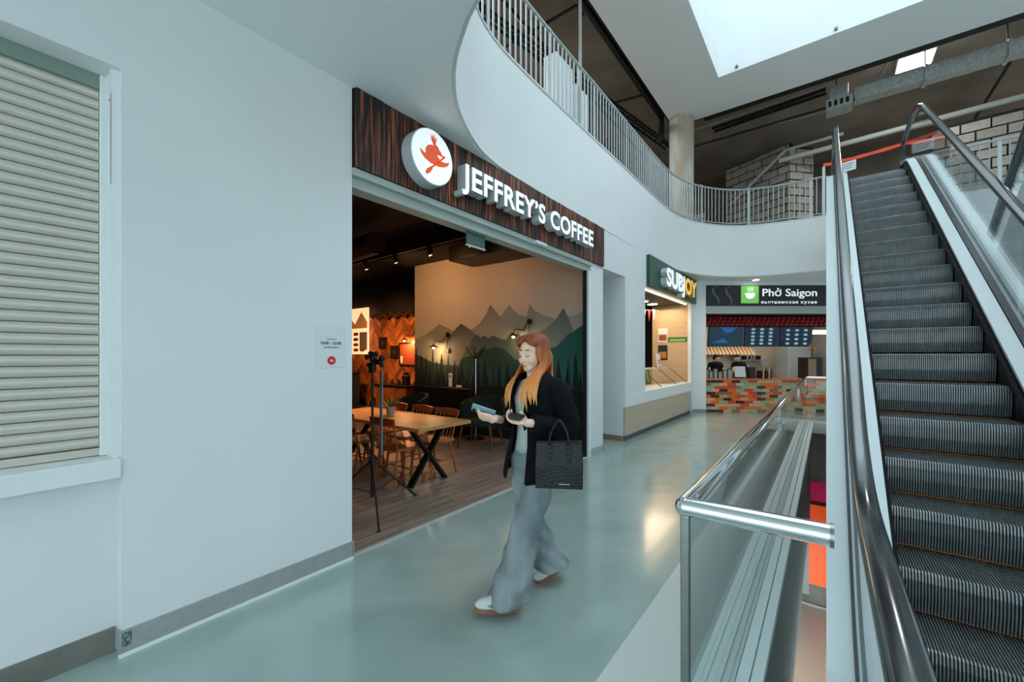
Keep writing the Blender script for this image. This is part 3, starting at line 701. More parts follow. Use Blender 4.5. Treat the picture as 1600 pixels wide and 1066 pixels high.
# lower level kiosk seen down the void
KS = thing('orange_kiosk', 'orange and magenta shop front on the level below', 'shop front', (0, 12.2, -4.3))
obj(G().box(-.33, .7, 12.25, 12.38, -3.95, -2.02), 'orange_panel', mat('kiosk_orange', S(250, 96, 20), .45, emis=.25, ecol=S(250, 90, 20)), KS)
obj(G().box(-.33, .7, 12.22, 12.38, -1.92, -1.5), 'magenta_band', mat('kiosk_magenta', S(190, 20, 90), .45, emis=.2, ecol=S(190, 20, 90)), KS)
obj(G().box(-.33, .7, 12.24, 12.38, -2.02, -1.92), 'dark_band', BLACK, KS)
obj(G().box(-.33, .7, 12.24, 12.38, -4.3, -3.95), 'plinth', DULLSTEEL, KS)
area('lower_hall_fill', (-1.2, 6, -2.3), (0, 0, 0), .9, 8, 600, (.95, .98, 1))  # unseen fill lamp added to brighten the void and lower level
FR = thing('glass_door_frame', 'steel framed glass door on the level below the void', 'door', (-.15, 6.5, -4.3))
for a in ((-.9, -.86, 7.9, 7.94, -4.3, -2.3), (-.9, .6, 7.9, 7.94, -2.34, -2.3)): obj(G().box(*a), 'frame_bar', STEEL, FR)
obj(G().box(-.86, .6, 7.915, 7.925, -4.28, -2.35), 'pane', GLASS, FR)
# ------------------------------------------------------------------ coffee shop interior
WARM = (1.0, .50, .19)
# mural: painted mountain silhouettes on the side wall (flat print, each shape a thin layer)
def fade(name, top, bot, z0, z1):
    m = bpy.data.materials.new(name); m.use_nodes = True; nt = m.node_tree; b = nt.nodes['Principled BSDF']; b.inputs['Roughness'].default_value = .85
    tc = nt.nodes.new('ShaderNodeTexCoord'); sp = nt.nodes.new('ShaderNodeSeparateXYZ'); mr = nt.nodes.new('ShaderNodeMapRange'); mr.inputs[1].default_value = z0; mr.inputs[2].default_value = z1
    r = nt.nodes.new('ShaderNodeValToRGB'); r.color_ramp.elements[0].color = bot; r.color_ramp.elements[1].color = top
    nt.links.new(tc.outputs['Object'], sp.inputs[0]); nt.links.new(sp.outputs[2], mr.inputs[0]); nt.links.new(mr.outputs[0], r.inputs[0]); nt.links.new(r.outputs[0], b.inputs['Base Color']); return m
MU = thing('wall_mural', 'printed mural of misty mountains and dark fir trees on the shop side wall', 'mural', (-5.28, 6.05, 0))
obj(G().box(-7.43, -2.97, 6.05, 6.058, 0, 3.72), 'background', MURALBASE, MU)
FOG = S(150, 152, 142)
LAY = [
 ('far_peak', S(128, 140, 132), S(160, 162, 150), 1.75, 2.55, [(-5.14, 1.2), (-4.92, 2.31), (-4.8, 2.42), (-4.7, 2.52), (-4.61, 2.41), (-4.46, 2.31), (-4.31, 2.28), (-4.24, 2.5), (-4.14, 2.38), (-3.96, 2.28), (-3.71, 2.21), (-3.62, 1.2)]),
 ('far_peak', S(152, 160, 152), S(168, 168, 158), 1.7, 2.3, [(-3.7, 1.2), (-3.46, 2.23), (-3.3, 2.25), (-3.0, 2.33), (-3.0, 1.2)]),
 ('peak', S(110, 118, 116), S(158, 156, 146), 1.75, 2.55, [(-5.9, 1.2), (-5.68, 2.09), (-5.44, 2.21), (-5.27, 2.39), (-5.17, 2.57), (-5.08, 2.46), (-4.92, 2.31), (-4.74, 2.13), (-4.45, 1.2)]),
 ('peak', S(84, 98, 100), S(140, 148, 142), 1.6, 2.4, [(-4.5, 1.2), (-4.15, 1.94), (-3.91, 2.04), (-3.71, 2.17), (-3.62, 2.27), (-3.54, 2.38), (-3.46, 2.24), (-3.35, 1.99), (-3.1, 1.2)]),
 ('peak', S(134, 134, 124), S(172, 166, 150), 1.5, 2.25, [(-7.42, 1.0), (-7.42, 1.92), (-7.02, 2.05), (-6.79, 2.15), (-6.61, 2.25), (-6.4, 2.17), (-6.21, 2.09), (-5.93, 1.88), (-5.6, 1.0)]),
 ('peak', S(70, 72, 72), S(140, 138, 126), 1.55, 2.23, [(-6.8, 1.0), (-6.38, 1.89), (-6.16, 2.09), (-5.96, 2.23), (-5.79, 2.14), (-5.65, 2.07), (-5.44, 1.87), (-5.0, 1.0)]),
 ('ridge', S(62, 80, 76), S(110, 128, 116), 1.3, 2.0, [(-6.3, .8), (-5.86, 1.62), (-5.72, 1.81), (-5.61, 1.94), (-5.52, 1.99), (-5.41, 1.92), (-5.35, 1.97), (-5.2, 1.9), (-5.1, 1.96), (-4.98, 1.91), (-4.78, 1.86), (-4.65, 2.01), (-4.57, 1.94), (-4.51, 1.99), (-4.42, 1.92), (-4.3, 1.89), (-4.01, 1.72), (-3.75, 1.55), (-3.5, .8)]),
 ('ridge', S(22, 88, 84), S(40, 110, 100), 1.1, 2.1, [(-4.3, .7), (-3.95, 1.58), (-3.84, 1.69), (-3.68, 1.72), (-3.55, 1.83), (-3.41, 1.96), (-3.37, 1.95), (-3.27, 2.02), (-3.13, 2.08), (-2.99, 2.12), (-2.99, .7)]),
 ('ridge', S(36, 66, 62), S(48, 90, 82), 1.0, 1.7, [(-6.4, .7), (-5.93, 1.52), (-5.57, 1.58), (-5.44, 1.68), (-5.27, 1.69), (-5.02, 1.74), (-4.82, 1.69), (-4.55, 1.49), (-4.26, 1.46), (-4.01, 1.5), (-3.7, .7)]),
 ('ridge', S(66, 66, 60), S(60, 72, 66), 1.0, 1.7, [(-7.42, .7), (-7.42, 1.6), (-7.19, 1.55), (-6.92, 1.45), (-6.5, 1.38), (-6.02, 1.36), (-5.4, .7)]),
]
for i, (nm, top, bot, z0, z1, P) in enumerate(LAY):
    yy = 6.0495 - .0012 * i
    obj(G().prism([(x, yy, z) for x, z in P], (0, -.001, 0)), nm, fade('mural_%d' % i, top, bot, z0, z1), MU)
obj(G().box(-7.43, -2.98, 6.034, 6.036, 0, .98), 'forest_floor', MURALDARK, MU)
def fir(w, h, seed):
    rr = random.Random(seed); n = 9; L = [(0, h)]; 
    left = []; right = []
    for k in range(1, n + 1):
        z = h * (1 - k / n); ww = w * (k / n) ** .9 * rr.uniform(.8, 1.1)
        right += [(ww, z), (ww * .55, z + h * .015)]; left += [(-ww * rr.uniform(.85, 1.1), z), (-ww * .55, z + h * .015)]
    return [(0, h)] + right + left[::-1]
FIRM = [mat('fir_a', S(20, 40, 42), .9), mat('fir_b', S(14, 27, 29), .9), mat('fir_c', S(34, 60, 58), .9)]
TR = [(-7.36, 1.77), (-7.19, 1.62), (-7.02, 1.55), (-6.81, 1.8), (-6.68, 1.48), (-6.53, 1.62), (-6.33, 1.59), (-6.14, 1.48), (-5.93, 1.53), (-5.74, 1.35), (-5.48, 1.49), (-5.31, 1.52), (-5.08, 1.54), (-4.94, 1.43), (-4.74, 1.46), (-4.59, 1.43), (-3.76, 1.47), (-3.63, 1.5), (-3.44, 1.54), (-3.3, 1.63), (-4.4, 1.4), (-4.2, 1.5), (-4.0, 1.42), (-3.1, 1.5)]
TR2 = [(-3.21, 1.29), (-5.24, 1.24), (-4.96, 1.15), (-6.02, 1.32), (-6.26, 1.28), (-5.48, 1.2), (-3.46, 1.39), (-7.3, 1.4), (-7.1, 1.3), (-6.9, 1.45), (-6.6, 1.3), (-6.45, 1.2), (-5.8, 1.15), (-5.62, 1.22), (-4.68, 1.2), (-4.5, 1.1), (-4.3, 1.22), (-4.1, 1.15), (-3.85, 1.2), (-3.65, 1.12), (-3.05, 1.2)]
for i, (x, z) in enumerate(TR + TR2):
    second = i >= len(TR); yy = (6.0335 if second else 6.0368) - .00002 * i
    h = z - (.15 if second else .75); P = fir((.17 if second else .12) + .03 * ((i * 7) % 3) / 2, h, i)
    obj(G().prism([(min(max(x + a, -7.42), -2.985), yy, z - h + b) for a, b in P], (0, -.0004, 0)), 'fir_tree', FIRM[1 if second else (0 if i % 3 else 2)], MU)

# ceiling beams and duct
g = G(); g.box(-7.6, -3.25, 5.2, 6.04, 3.60, 3.95); tag(obj(g, 'ceiling_beam', DARKCEIL), 'dark boxed beam under the shop ceiling above the mural', 'beam')
g = G(); g.box(-5.6, -3.7, 5.35, 5.98, 3.33, 3.6); tag(obj(g, 'ceiling_unit', BLACK, bevel=.02), 'black air unit hanging over the mountain mural', 'air unit')
g = G(); g.box(-13, -3.25, 2.6, 3.0, 3.6, 3.95); tag(obj(g, 'ceiling_beam', DARKCEIL), 'dark boxed beam crossing the shop ceiling over the dining table', 'beam')
DUCTB = mat('duct_brown', S(70, 48, 36), .6, .3)
tag(obj(G().tube([(-13, 5.0, 3.62), (-6.5, 4.4, 3.62)], .2, 16), 'ceiling_duct', DUCTB, smooth=40), 'round duct under the dark shop ceiling', 'duct')
TRK = thing('track_light', 'black track with small spotlights on the shop ceiling', 'light', (-6.8, 4.7, 3.45))
obj(G().box(-9.6, -4.0, 4.68, 4.72, 3.44, 3.50), 'track', BLACK, TRK)
for x in (-9.4, -6.8, -4.2): obj(G().cyl((x, 4.7, 3.5), (x, 4.7, 3.95), .008, n=6), 'rod', BLACK, TRK)
for k in range(6):
    x = -9.2 + k * .95; g = G(); g.cyl((x, 4.7, 3.44), (x, 4.74, 3.30), .04, .05, 12); q = obj(g, 'spot_head', BLACK, TRK, smooth=40)
    g = G(); g.cyl((x, 4.7405, 3.299), (x, 4.742, 3.297), .036, n=12); obj(g, 'lens', mat('warm_lens', (1, .7, .4, 1), .3, emis=3, ecol=(1, .6, .28, 1)), q)
for sx_, tx, ty, tz, pw, cone in ((-6.6, -6.7, 6.05, 2.9, 36, 2.1), (-5.4, -5.5, 6.0, 2.9, 30, 2.1), (-9.2, -9.9, 7.4, 1.6, 360, 1.3), (-4.9, -4.9, 3.5, .75, 190, .85), (-6.2, -6.0, 3.4, .6, 200, .9), (-4.4, -4.2, 6.0, 2.6, 12, 2.0)):
    spot('track_spot', (sx_, 4.7, 3.27), (tx, ty, tz), pw, WARM, cone, .8, .06)
area('shop_ambient_lamp', (-8.5, 3.6, 3.55), (0, 0, 0), 2.0, 1.0, 24, WARM)

# chevron wood wall
HB = struct(obj(G().box(-12.9, -8.6, 7.42, 7.458, 0, 2.78), 'wall_chevron', SHOPDARK))
CHV = per_object(mat('chevron_wood', S(176, 100, 46), .5, var=.3, scale=3, stretch=(2, 1, 6)), .62)
col_w = .34; dz = .17
for ci in range(13):
    x0 = -8.62 - (ci + 1) * col_w; up = 1 if ci % 2 else -1
    for r in range(-2, 18):
        zb = r * dz; za, zc = (zb, zb + col_w * .9) if up > 0 else (zb + col_w * .9, zb)
        if min(za, zc) > 2.62 or max(za, zc) < .2: continue
        cl = lambda z: min(max(z, .0), 2.78)
        P = [(x0 + .003, 7.42, cl(za)), (x0 + col_w - .003, 7.42, cl(zc)), (x0 + col_w - .003, 7.42, cl(zc + dz - .008)), (x0 + .003, 7.42, cl(za + dz - .008))]
        if (P[3][2] - P[0][2]) + (P[2][2] - P[1][2]) < .05: continue
        obj(G().prism(P, (0, -.014 - .008 * ((ci + r) % 3), 0)), 'plank', CHV, HB)
g = G()
for k in range(51):
    x = -8.7 - k * .045; g.ell((x, 7.30 + .03 * math.sin(k * 1.9), 2.74 + .05 * math.sin(k * .7)), (.05, .04, .06 + .03 * math.sin(k * 3.1)), 6, 4)
gl = obj(g, 'garland', mat('garland_brown', S(70, 34, 18), .9)); tag(gl, 'brown dried garland along the top of the chevron wood wall', 'garland')
# menu board
MB_ = thing('menu_board', 'lit menu poster with food pictures deep inside the coffee shop', 'menu board', (-11.8, 7.3, 1.7))
obj(G().box(-12.9, -11.12, 7.25, 7.3, 1.62, 3.05), 'panel', mat('menu_panel', S(236, 214, 196), .5, emis=1.1, ecol=S(255, 190, 140)), MB_)
g = G()
for c_, r_ in ((-11.75, 2), (-11.75, 1), (-11.75, 0), (-11.75, 3), (-11.4, 0)): g.ell((c_, 7.24, 1.75 + .165 * r_), (.15, .012, .06), 10, 6)
obj(g, 'food_picture', mat('food_print', S(196, 110, 70), .6), MB_)
obj(G().box(-11.55, -11.15, 7.24, 7.25, 1.75, 2.3), 'price_column', mat('menu_grey', S(150, 146, 150), .6), MB_)
g = G(); g.prism([(-12.7, 7.245, 2.42), (-11.14, 7.245, 2.42), (-11.14, 7.245, 2.6), (-11.45, 7.245, 2.93), (-11.8, 7.245, 2.55), (-12.1, 7.245, 2.8)], (0, -.005, 0)); obj(g, 'mountain_print', mat('menu_wood', S(200, 130, 76), .6, emis=.2, ecol=S(255, 150, 80)), MB_)
# bar counter with machine and jars
BC = thing('bar_counter', 'dark bar counter at the shop back under the menu poster', 'counter', (-12, 6.6, 0))
obj(G().box(-12.9, -11.0, 6.3, 6.9, 0.001, 1.05), 'body', SHOPDARK, BC); obj(G().box(-12.95, -10.95, 6.25, 6.95, 1.05, 1.10), 'top', BLACK, BC)
EM = thing('coffee_machine', 'copper toned coffee machine on the dark bar counter', 'coffee machine', (-11.7, 6.6, 1.10))
COPPER = mat('copper_metal', S(190, 130, 96), .3, .9)
obj(G().box(-12.1, -11.5, 6.4, 6.8, 1.14, 1.5), 'body', COPPER, EM, bevel=.03); obj(G().box(-12.1, -11.5, 6.36, 6.8, 1.10, 1.14), 'drip_tray', BLACK, EM)
g = G(); g.cyl((-11.95, 6.38, 1.28), (-11.95, 6.38, 1.4), .035, n=10); g.cyl((-11.65, 6.38, 1.28), (-11.65, 6.38, 1.4), .035, n=10); obj(g, 'group_head', CHROME, EM, smooth=40)
GRN = thing('coffee_grinder', 'coffee grinder with round hopper beside the coffee machine', 'grinder', (-11.25, 6.55, 1.10))
obj(G().lathe([(.09, 0), (.09, .22), (.06, .26)], (-11.25, 6.55, 1.10), 14), 'body', BLACK, GRN, smooth=40); obj(G().lathe([(.05, .26), (.11, .36), (.11, .46), (.04, .48)], (-11.25, 6.55, 1.10), 14), 'hopper', COPPER, GRN, smooth=40)
# sideboard with jars, pictures, framed board
SBD = thing('sideboard', 'orange wood sideboard with a dark top against the chevron wall', 'cabinet', (-9.5, 7.1, 0))
WOODO = mat('orange_wood', S(176, 104, 52), .45, var=.3, scale=3, stretch=(1, 1, 7), col2=S(120, 64, 30))
obj(G().box(-10.1, -8.75, 6.85, 7.38, 0.001, .72), 'body', WOODO, SBD); obj(G().box(-10.13, -8.72, 6.82, 7.39, .72, .77), 'top', BLACK, SBD)
for k in range(3): obj(G().box(-10.08 + k * .445, -9.66 + k * .445, 6.835, 6.85, .05, .68), 'door', WOODO, SBD)
def jar(x, y, z, r, h, m, label):
    t = thing('jar', label, 'jar', (x, y, z), 0, 'jars on the sideboard'); obj(G().lathe([(r * .9, 0), (r, .01), (r, h * .75), (r * .6, h * .85)], (x, y, z), 12), 'body', m, t, smooth=40); obj(G().lathe([(r * .65, h * .85), (r * .65, h)], (x, y, z), 12), 'lid', BLACK, t, smooth=40)
jar(-9.62, 7.05, .77, .05, .16, COPPER, 'copper toned jar on the sideboard, nearest the door side'); jar(-9.46, 7.1, .77, .045, .2, mat('jar_red', S(150, 40, 24), .4), 'red jar in the middle of the sideboard'); jar(-9.32, 7.05, .77, .05, .14, mat('jar_green', S(40, 50, 30), .4), 'dark green jar beside the tall black canister')
jar(-9.05, 7.08, .77, .11, .34, BLACK, 'tall black canister on the sideboard')
def picture(x, z, w_, h_, m, label):
    t = thing('picture_frame', label, 'picture', (x, 7.38, z), 0, 'pictures on the chevron wall')
    g = G(); g.box(x - w_ / 2, x + w_ / 2, 7.36, 7.385, z, z + .03); g.box(x - w_ / 2, x + w_ / 2, 7.36, 7.385, z + h_ - .03, z + h_); g.box(x - w_ / 2, x - w_ / 2 + .03, 7.36, 7.385, z + .03, z + h_ - .03); g.box(x + w_ / 2 - .03, x + w_ / 2, 7.36, 7.385, z + .03, z + h_ - .03)
    obj(g, 'frame', BLACK, t); obj(G().box(x - w_ / 2 + .03, x + w_ / 2 - .03, 7.372, 7.384, z + .03, z + h_ - .03), 'print', m, t)
    g = G(); g.ell((x, 7.37, z + h_ / 2), (w_ * .2, .004, h_ * .16), 8, 6); obj(g, 'print_motif', COPPER, t)
picture(-10.55, 1.78, .34, .34, mat('print_dark', S(40, 26, 20), .6), 'small black framed print, higher of two on the chevron wall')
picture(-9.98, 1.5, .34, .36, MATS['print_dark'], 'small black framed print, lower of two on the chevron wall')
RB = thing('framed_board', 'red brown notice board in a black frame above the sideboard', 'board', (-9.2, 7.38, 1.25))
g = G(); g.box(-9.75, -8.65, 7.36, 7.385, 1.28, 1.32); g.box(-9.75, -8.65, 7.36, 7.385, 1.90, 1.94); g.box(-9.75, -9.71, 7.36, 7.385, 1.32, 1.90); g.box(-8.69, -8.65, 7.36, 7.385, 1.32, 1.90)
obj(g, 'frame', BLACK, RB); obj(G().box(-9.71, -8.69, 7.37, 7.384, 1.32, 1.90), 'board', mat('board_red', S(170, 70, 36), .6), RB); obj(G().box(-9.68, -9.58, 7.366, 7.37, 1.36, 1.56), 'note', PAPER, RB)
# pulley wall lamps
SHADE = mat('lamp_shade', S(92, 44, 30), .4, .6)
def pulley_lamp(x, y, z, label, power):
    t = thing('wall_lamp', label, 'lamp', (x, y, z), 0, 'pulley wall lamps'); w = y
    g = G(); g.cyl((x, w - .001, z + .18), (x, w - .03, z + .18), .05, n=16); g.cyl((x, w - .001, z - .16), (x, w - .03, z - .16), .045, n=16); obj(g, 'pulley_wheel', BLACK, t, smooth=40)
    g = G(); g.tube([(x, w - .02, z + .18), (x, w - .02, z - .16)], .006, 6); g.tube([(x, w - .03, z + .18), (x - .06, w - .06, z + .10), (x - .07, w - .10, z + .02), (x - .14, w - .18, z + .04), (x - .19, w - .22, z + .02), (x - .20, w - .23, z - .03)], .009, 6); obj(g, 'arm', BLACK, t, smooth=40)
    lx, ly, lz = x - .20, w - .23, z - .03
    obj(G().lathe([(.018, 0), (.03, -.02), (.10, -.055), (.105, -.06), (.096, -.058), (.02, -.02)], (lx, ly, lz), 18), 'shade', SHADE, t, smooth=40)
    obj(G().ell((lx, ly, lz - .06), (.026, .026, .034), 10, 8), 'bulb', mat('bulb_glow', (1, .8, .5, 1), .3, emis=14, ecol=(1, .72, .38, 1)), t, smooth=True)
    point('lamp_bulb_light', (lx, ly, lz - .11), power, (1, .62, .28), .04)
pulley_lamp(-6.32, 6.03, 1.83, 'black pulley wall lamp on the mural beside the coat rack', 9)
pulley_lamp(-4.22, 6.03, 2.0, 'black pulley wall lamp on the mural above the walking person', 4)
pulley_lamp(-9.05, 7.40, 2.08, 'black pulley wall lamp on the chevron wood wall', 22)
# mural wall fittings
NS = thing('wall_notice', 'small white notice with a red sign low on the mural', 'notice', (-6.25, 6.03, 1.0))
obj(G().box(-6.30, -6.20, 6.026, 6.032, .92, 1.2), 'sheet', PAPER, NS); g = G(); g.cyl((-6.25, 6.026, 1.14), (-6.25, 6.024, 1.14), .03, n=12); obj(g, 'red_sign', MATS['sticker_red'], NS)
SO = thing('wall_socket', 'double white wall socket beside the small notice', 'socket', (-6.0, 6.03, .9)); obj(G().box(-6.08, -5.92, 6.02, 6.033, .88, .96), 'plate', WHITE2, SO, bevel=.004)
# coat rack
CR = thing('coat_rack', 'slim metal coat rack with branching hooks before the mural', 'coat rack', (-5.25, 5.72, 0))
g = G(); g.cyl((-5.25, 5.72, .03), (-5.25, 5.72, 1.55), .016, n=10); obj(g, 'pole', CHROME, CR, smooth=40)
obj(G().lathe([(.17, 0.001), (.17, .02), (.03, .035)], (-5.25, 5.72, 0), 20), 'base', BLACK, CR, smooth=40)
for k in range(5):
    a = 2 * PI * k / 5 + .3; g = G(); g.tube([(-5.25, 5.72, 1.5), (-5.25 + .10 * math.cos(a), 5.72 + .10 * math.sin(a), 1.60), (-5.25 + .20 * math.cos(a), 5.72 + .20 * math.sin(a), 1.74)], .009, 6); obj(g, 'hook', BLACK, CR, smooth=40)
obj(G().tube([(-5.25 + .12 * math.cos(a), 5.72 + .12 * math.sin(a), .55) for a in [2 * PI * k / 24 for k in range(25)]], .006, 6), 'ring', CHROME, CR, smooth=40)

# dining table
TOPW = mat('table_oak', S(206, 152, 92), .4, var=.25, scale=3, stretch=(1, 8, 1), col2=S(166, 110, 60))
TB = thing('dining_table', 'long oak dining table with black crossed steel legs', 'table', (-4.6, 3.38, 0))
for k in range(6): obj(G().box(-5.75, -3.57, 2.965 + k * .139, 2.965 + (k + 1) * .139 - .001, .71, .75), 'board', TOPW, TB)
for x in (-3.9, -5.4):
    g = G(); g.bar((x, 3.10, .001), (x, 3.66, .71), .03, .09, up=(1, 0, 0)); g.bar((x, 3.66, .001), (x, 3.10, .71), .03, .09, up=(1, 0, 0)); obj(g, 'cross_leg', BLACK, TB)
    obj(G().box(x - .05, x + .05, 3.04, 3.72, .70, .71), 'leg_plate', BLACK, TB)
# chairs
CHW = mat('chair_beech', S(190, 104, 44), .35, var=.2, scale=5, stretch=(1, 1, 4), coat=.3, col2=S(150, 74, 28)); CHD = mat('chair_rail', S(150, 62, 28), .35, coat=.3)
def chair(label):
    t = thing('dining_chair', label, 'chair', (0, 0, 0), 0, 'wooden spindle chairs round the oak table')
    def o(g, n, m=CHW, sm=40): return obj(g, n, m, t, smooth=sm, local=True)
    # seat: saddle board, back is at -y
    seat = [(-.20, -.20), (.20, -.20), (.215, .0), (.20, .19), (.12, .215), (-.12, .215), (-.20, .19), (-.215, 0)]
    g = G(); g.prism([(x, y, .435) for x, y in seat], (0, 0, .035)); q = o(g, 'seat', CHW, False); bv = q.modifiers.new('e', 'BEVEL'); bv.width = .012; bv.segments = 2; bv.limit_method = 'ANGLE'
    for sx in (-1, 1):
        o(G().tube([(sx * .16, -.16, .44), (sx * .185, -.20, .22), (sx * .205, -.235, .001)], [.014, .018, .013], 10), 'leg')
        o(G().tube([(sx * .16, .16, .44), (sx * .18, .185, .22), (sx * .195, .21, .001)], [.014, .018, .013], 10), 'leg')
        o(G().tube([(sx * .186, -.20, .20), (sx * .182, .19, .20)], .009, 8), 'stretcher')
    o(G().tube([(-.184, .0, .20), (.184, 0, .20)], .009, 8), 'stretcher')
    g = G(); rings = []
    for k in range(11):
        u = -1 + 2 * k / 10; x = u * .225; y = -.30 + .045 * u * u; z1 = .84 - .012 * u * u; z0 = .755 + .01 * u * u
        rings.append([(x, y - .011, z0), (x, y + .011, z0), (x, y + .005, z1), (x, y - .017, z1)])
    g.loft(rings); o(g, 'top_rail', CHD)
    for k in range(7):
        u = -1 + 2 * k / 6; r = .011 if abs(u) > .9 else .007
        o(G().tube([(u * .175, -.175, .46), (u * .20, -.295 + .045 * u * u, .77)], r, 8), 'spindle')
    return t
c0 = chair('wooden spindle chair with its back to the opening, right of the tripod')
c0.location = (-4.17, 3.16, 0); c0.rotation_euler = (0, 0, .03)
dup(c0, (-4.93, 3.14, 0), -.04, 'wooden spindle chair right behind the black tripod pole'); dup(c0, (-5.52, 3.15, 0), .05, 'wooden spindle chair at the far end, partly cut by the white wall')
dup(c0, (-4.13, 3.66, 0), PI + .02, 'wooden spindle chair across the table, at the end by the crossed leg'); dup(c0, (-4.68, 3.68, 0), PI - .03, 'wooden spindle chair across the table, middle of its row'); dup(c0, (-5.22, 3.67, 0), PI, 'wooden spindle chair across the table, behind the potted plant')
# plant
PP = thing('potted_plant', 'spiky green plant in a beige pot on the oak table', 'plant', (-4.68, 3.40, .75))
obj(G().lathe([(.048, 0), (.062, .13), (.066, .13), (.060, .115), (.03, .11)], (-4.68, 3.40, .7505), 18), 'pot', mat('pot_beige', S(190, 164, 138), .7), PP, smooth=40)
LEAF = mat('leaf_green', S(78, 92, 52), .5, var=.3, scale=20)
for k in range(26):
    a = k * 2.399; ln = .17 + .12 * ((k * 5) % 7) / 7; el = .35 + .9 * ((k * 3) % 5) / 5; c_, s_ = math.cos(a), math.sin(a); B0 = Vector((-4.68 + .02 * c_, 3.40 + .02 * s_, .865))
    P = [B0 + Vector((c_ * math.cos(el) * ln * u, s_ * math.cos(el) * ln * u, math.sin(el) * ln * u - .07 * u * u)) for u in (0, .35, .7, 1)]
    sd = Vector((-s_, c_, 0)); ws = (.008, .010, .008, .001); g = G()
    g.loft([[p - sd * w_, p + Vector((0, 0, .002)), p + sd * w_, p - Vector((0, 0, .001))] for p, w_ in zip(P, ws)]); obj(g, 'leaf', LEAF, PP)
# armchairs and bench in the dark corner
GRNV = mat('green_velvet', S(30, 44, 38), .85, var=.3, scale=30); LEGW = mat('armchair_wood', S(120, 50, 26), .4)
def armchair(label, loc, rz):
    t = thing('armchair', label, 'armchair', loc, rz, 'dark green armchairs below the mural')
    def o(g, n, m, sm=40, bv=0):
        q = obj(g, n, m, t, smooth=sm, local=True)
        if bv: b = q.modifiers.new('e', 'BEVEL'); b.width = bv; b.segments = 3; b.limit_method = 'ANGLE'
        return q
    o(G().box(-.28, .28, -.26, .27, .36, .48), 'seat_cushion', GRNV, False, .04)
    rings = []
    for k in range(15):
        a = PI * (k / 14) ; x = .33 * math.cos(a); y = .05 + .30 * math.sin(a); h = .72 + .12 * math.sin(a)
        n_ = Vector((math.cos(a), math.sin(a), 0)); rings.append([Vector((x, y, .34)), Vector((x, y, .34)) + n_ * .06, Vector((x, y, h)) + n_ * .09, Vector((x, y, h)) + n_ * .03])
    o(G().loft(rings), 'backrest', GRNV)
    for sx in (-1, 1):
        for sy in (-1, 1): o(G().tube([(sx * .25, sy * .22, .38), (sx * .31, sy * .28, .001)], [.025, .015], 10), 'leg', LEGW)
        o(G().bar((sx * .25, -.22, .36), (sx * .25, .22, .36), .03, .04), 'side_rail', LEGW)
    return t
armchair('dark green armchair with red brown legs below the mural, beside the coat rack', (-4.75, 5.3, 0), .35)
armchair('dark green armchair tucked behind the far table chairs', (-6.3, 4.9, 0), -.2)
BN = thing('bench', 'long black padded bench along the foot of the mural', 'bench', (-5.8, 5.8, 0))
obj(G().box(-7.3, -5.6, 5.62, 6.0, 0.001, .40), 'base', BLACK, BN); obj(G().box(-7.32, -5.58, 5.58, 5.95, .40, .5), 'seat', mat('black_leather', S(20, 20, 22), .4), BN, bevel=.03); obj(G().box(-7.32, -5.58, 5.92, 6.02, .5, .92), 'backrest', MATS['black_leather'], BN, bevel=.03)

# tripod light stand with a folded reflector tube
TP = thing('tripod_stand', 'black tripod stand with a pale tube clamped to it at the shop entrance', 'tripod', (-3.63, 2.42, 0))
bx_, by_ = -3.63, 2.42
obj(G().tube([(bx_, by_, .14), (bx_, by_, .75)], .017, 12), 'lower_pole', BLACK, TP, smooth=40); obj(G().tube([(bx_, by_, .75), (bx_, by_, 1.42)], .012, 12), 'upper_pole', BLACK, TP, smooth=40)
for z in (.52, .75, 1.08): obj(G().lathe([(.026, -.03), (.026, .03)], (bx_, by_, z), 12), 'collar', BLACK, TP, smooth=40)
for k, (ex, ey) in enumerate(((-3.14, 2.16), (-3.98, 2.02), (-3.62, 2.96))):
    q = obj(G().tube([(bx_, by_, .52), (ex, ey, .012)], .010, 8), 'leg', BLACK, TP, smooth=40); obj(G().ell((ex, ey, .014), (.015, .015, .013), 8, 6), 'rubber_foot', BLACK, q)
    obj(G().tube([(bx_, by_, .18), ((bx_ + ex) / 2, (by_ + ey) / 2, .266)], .007, 8), 'brace', BLACK, TP, smooth=40)
g = G(); g.obox((bx_, by_, 1.44), (.06, .05, .09)); g.obox((bx_ + .03, by_ + .05, 1.5), (.09, .05, .05)); g.tube([(bx_ - .06, by_, 1.47), (bx_ + .10, by_ + .04, 1.53)], .014, 8); g.tube([(bx_, by_, 1.46), (bx_ + .02, by_ - .05, 1.60)], .013, 8); g.ell((bx_ + .10, by_ + .04, 1.54), (.03, .03, .03), 8, 6); g.ell((bx_ - .07, by_ + .01, 1.47), (.028, .028, .028), 8, 6); g.tube([(bx_ + .02, by_ - .05, 1.60), (bx_ + .09, by_ - .02, 1.58)], .010, 8)
for a_, b_, c_ in ((.05, -.03, 1.56), (-.03, .05, 1.52), (.07, .06, 1.47), (-.05, -.03, 1.55), (.02, .03, 1.58)): g.ell((bx_ + a_, by_ + b_, c_), (.026, .022, .030), 8, 6)
obj(g, 'clamp_head', BLACK, TP)
obj(G().loft([[(bx_ + .075 + dx, by_ + .05 + dy, z) for dx, dy in ((-w_, -.004), (w_, -.004), (w_, .006), (-w_, .006))] for z, w_ in ((.56, .012), (.9, .017), (1.42, .022))]), 'reflector_tube', mat('reflector', S(150, 168, 178), .3, .5), TP)
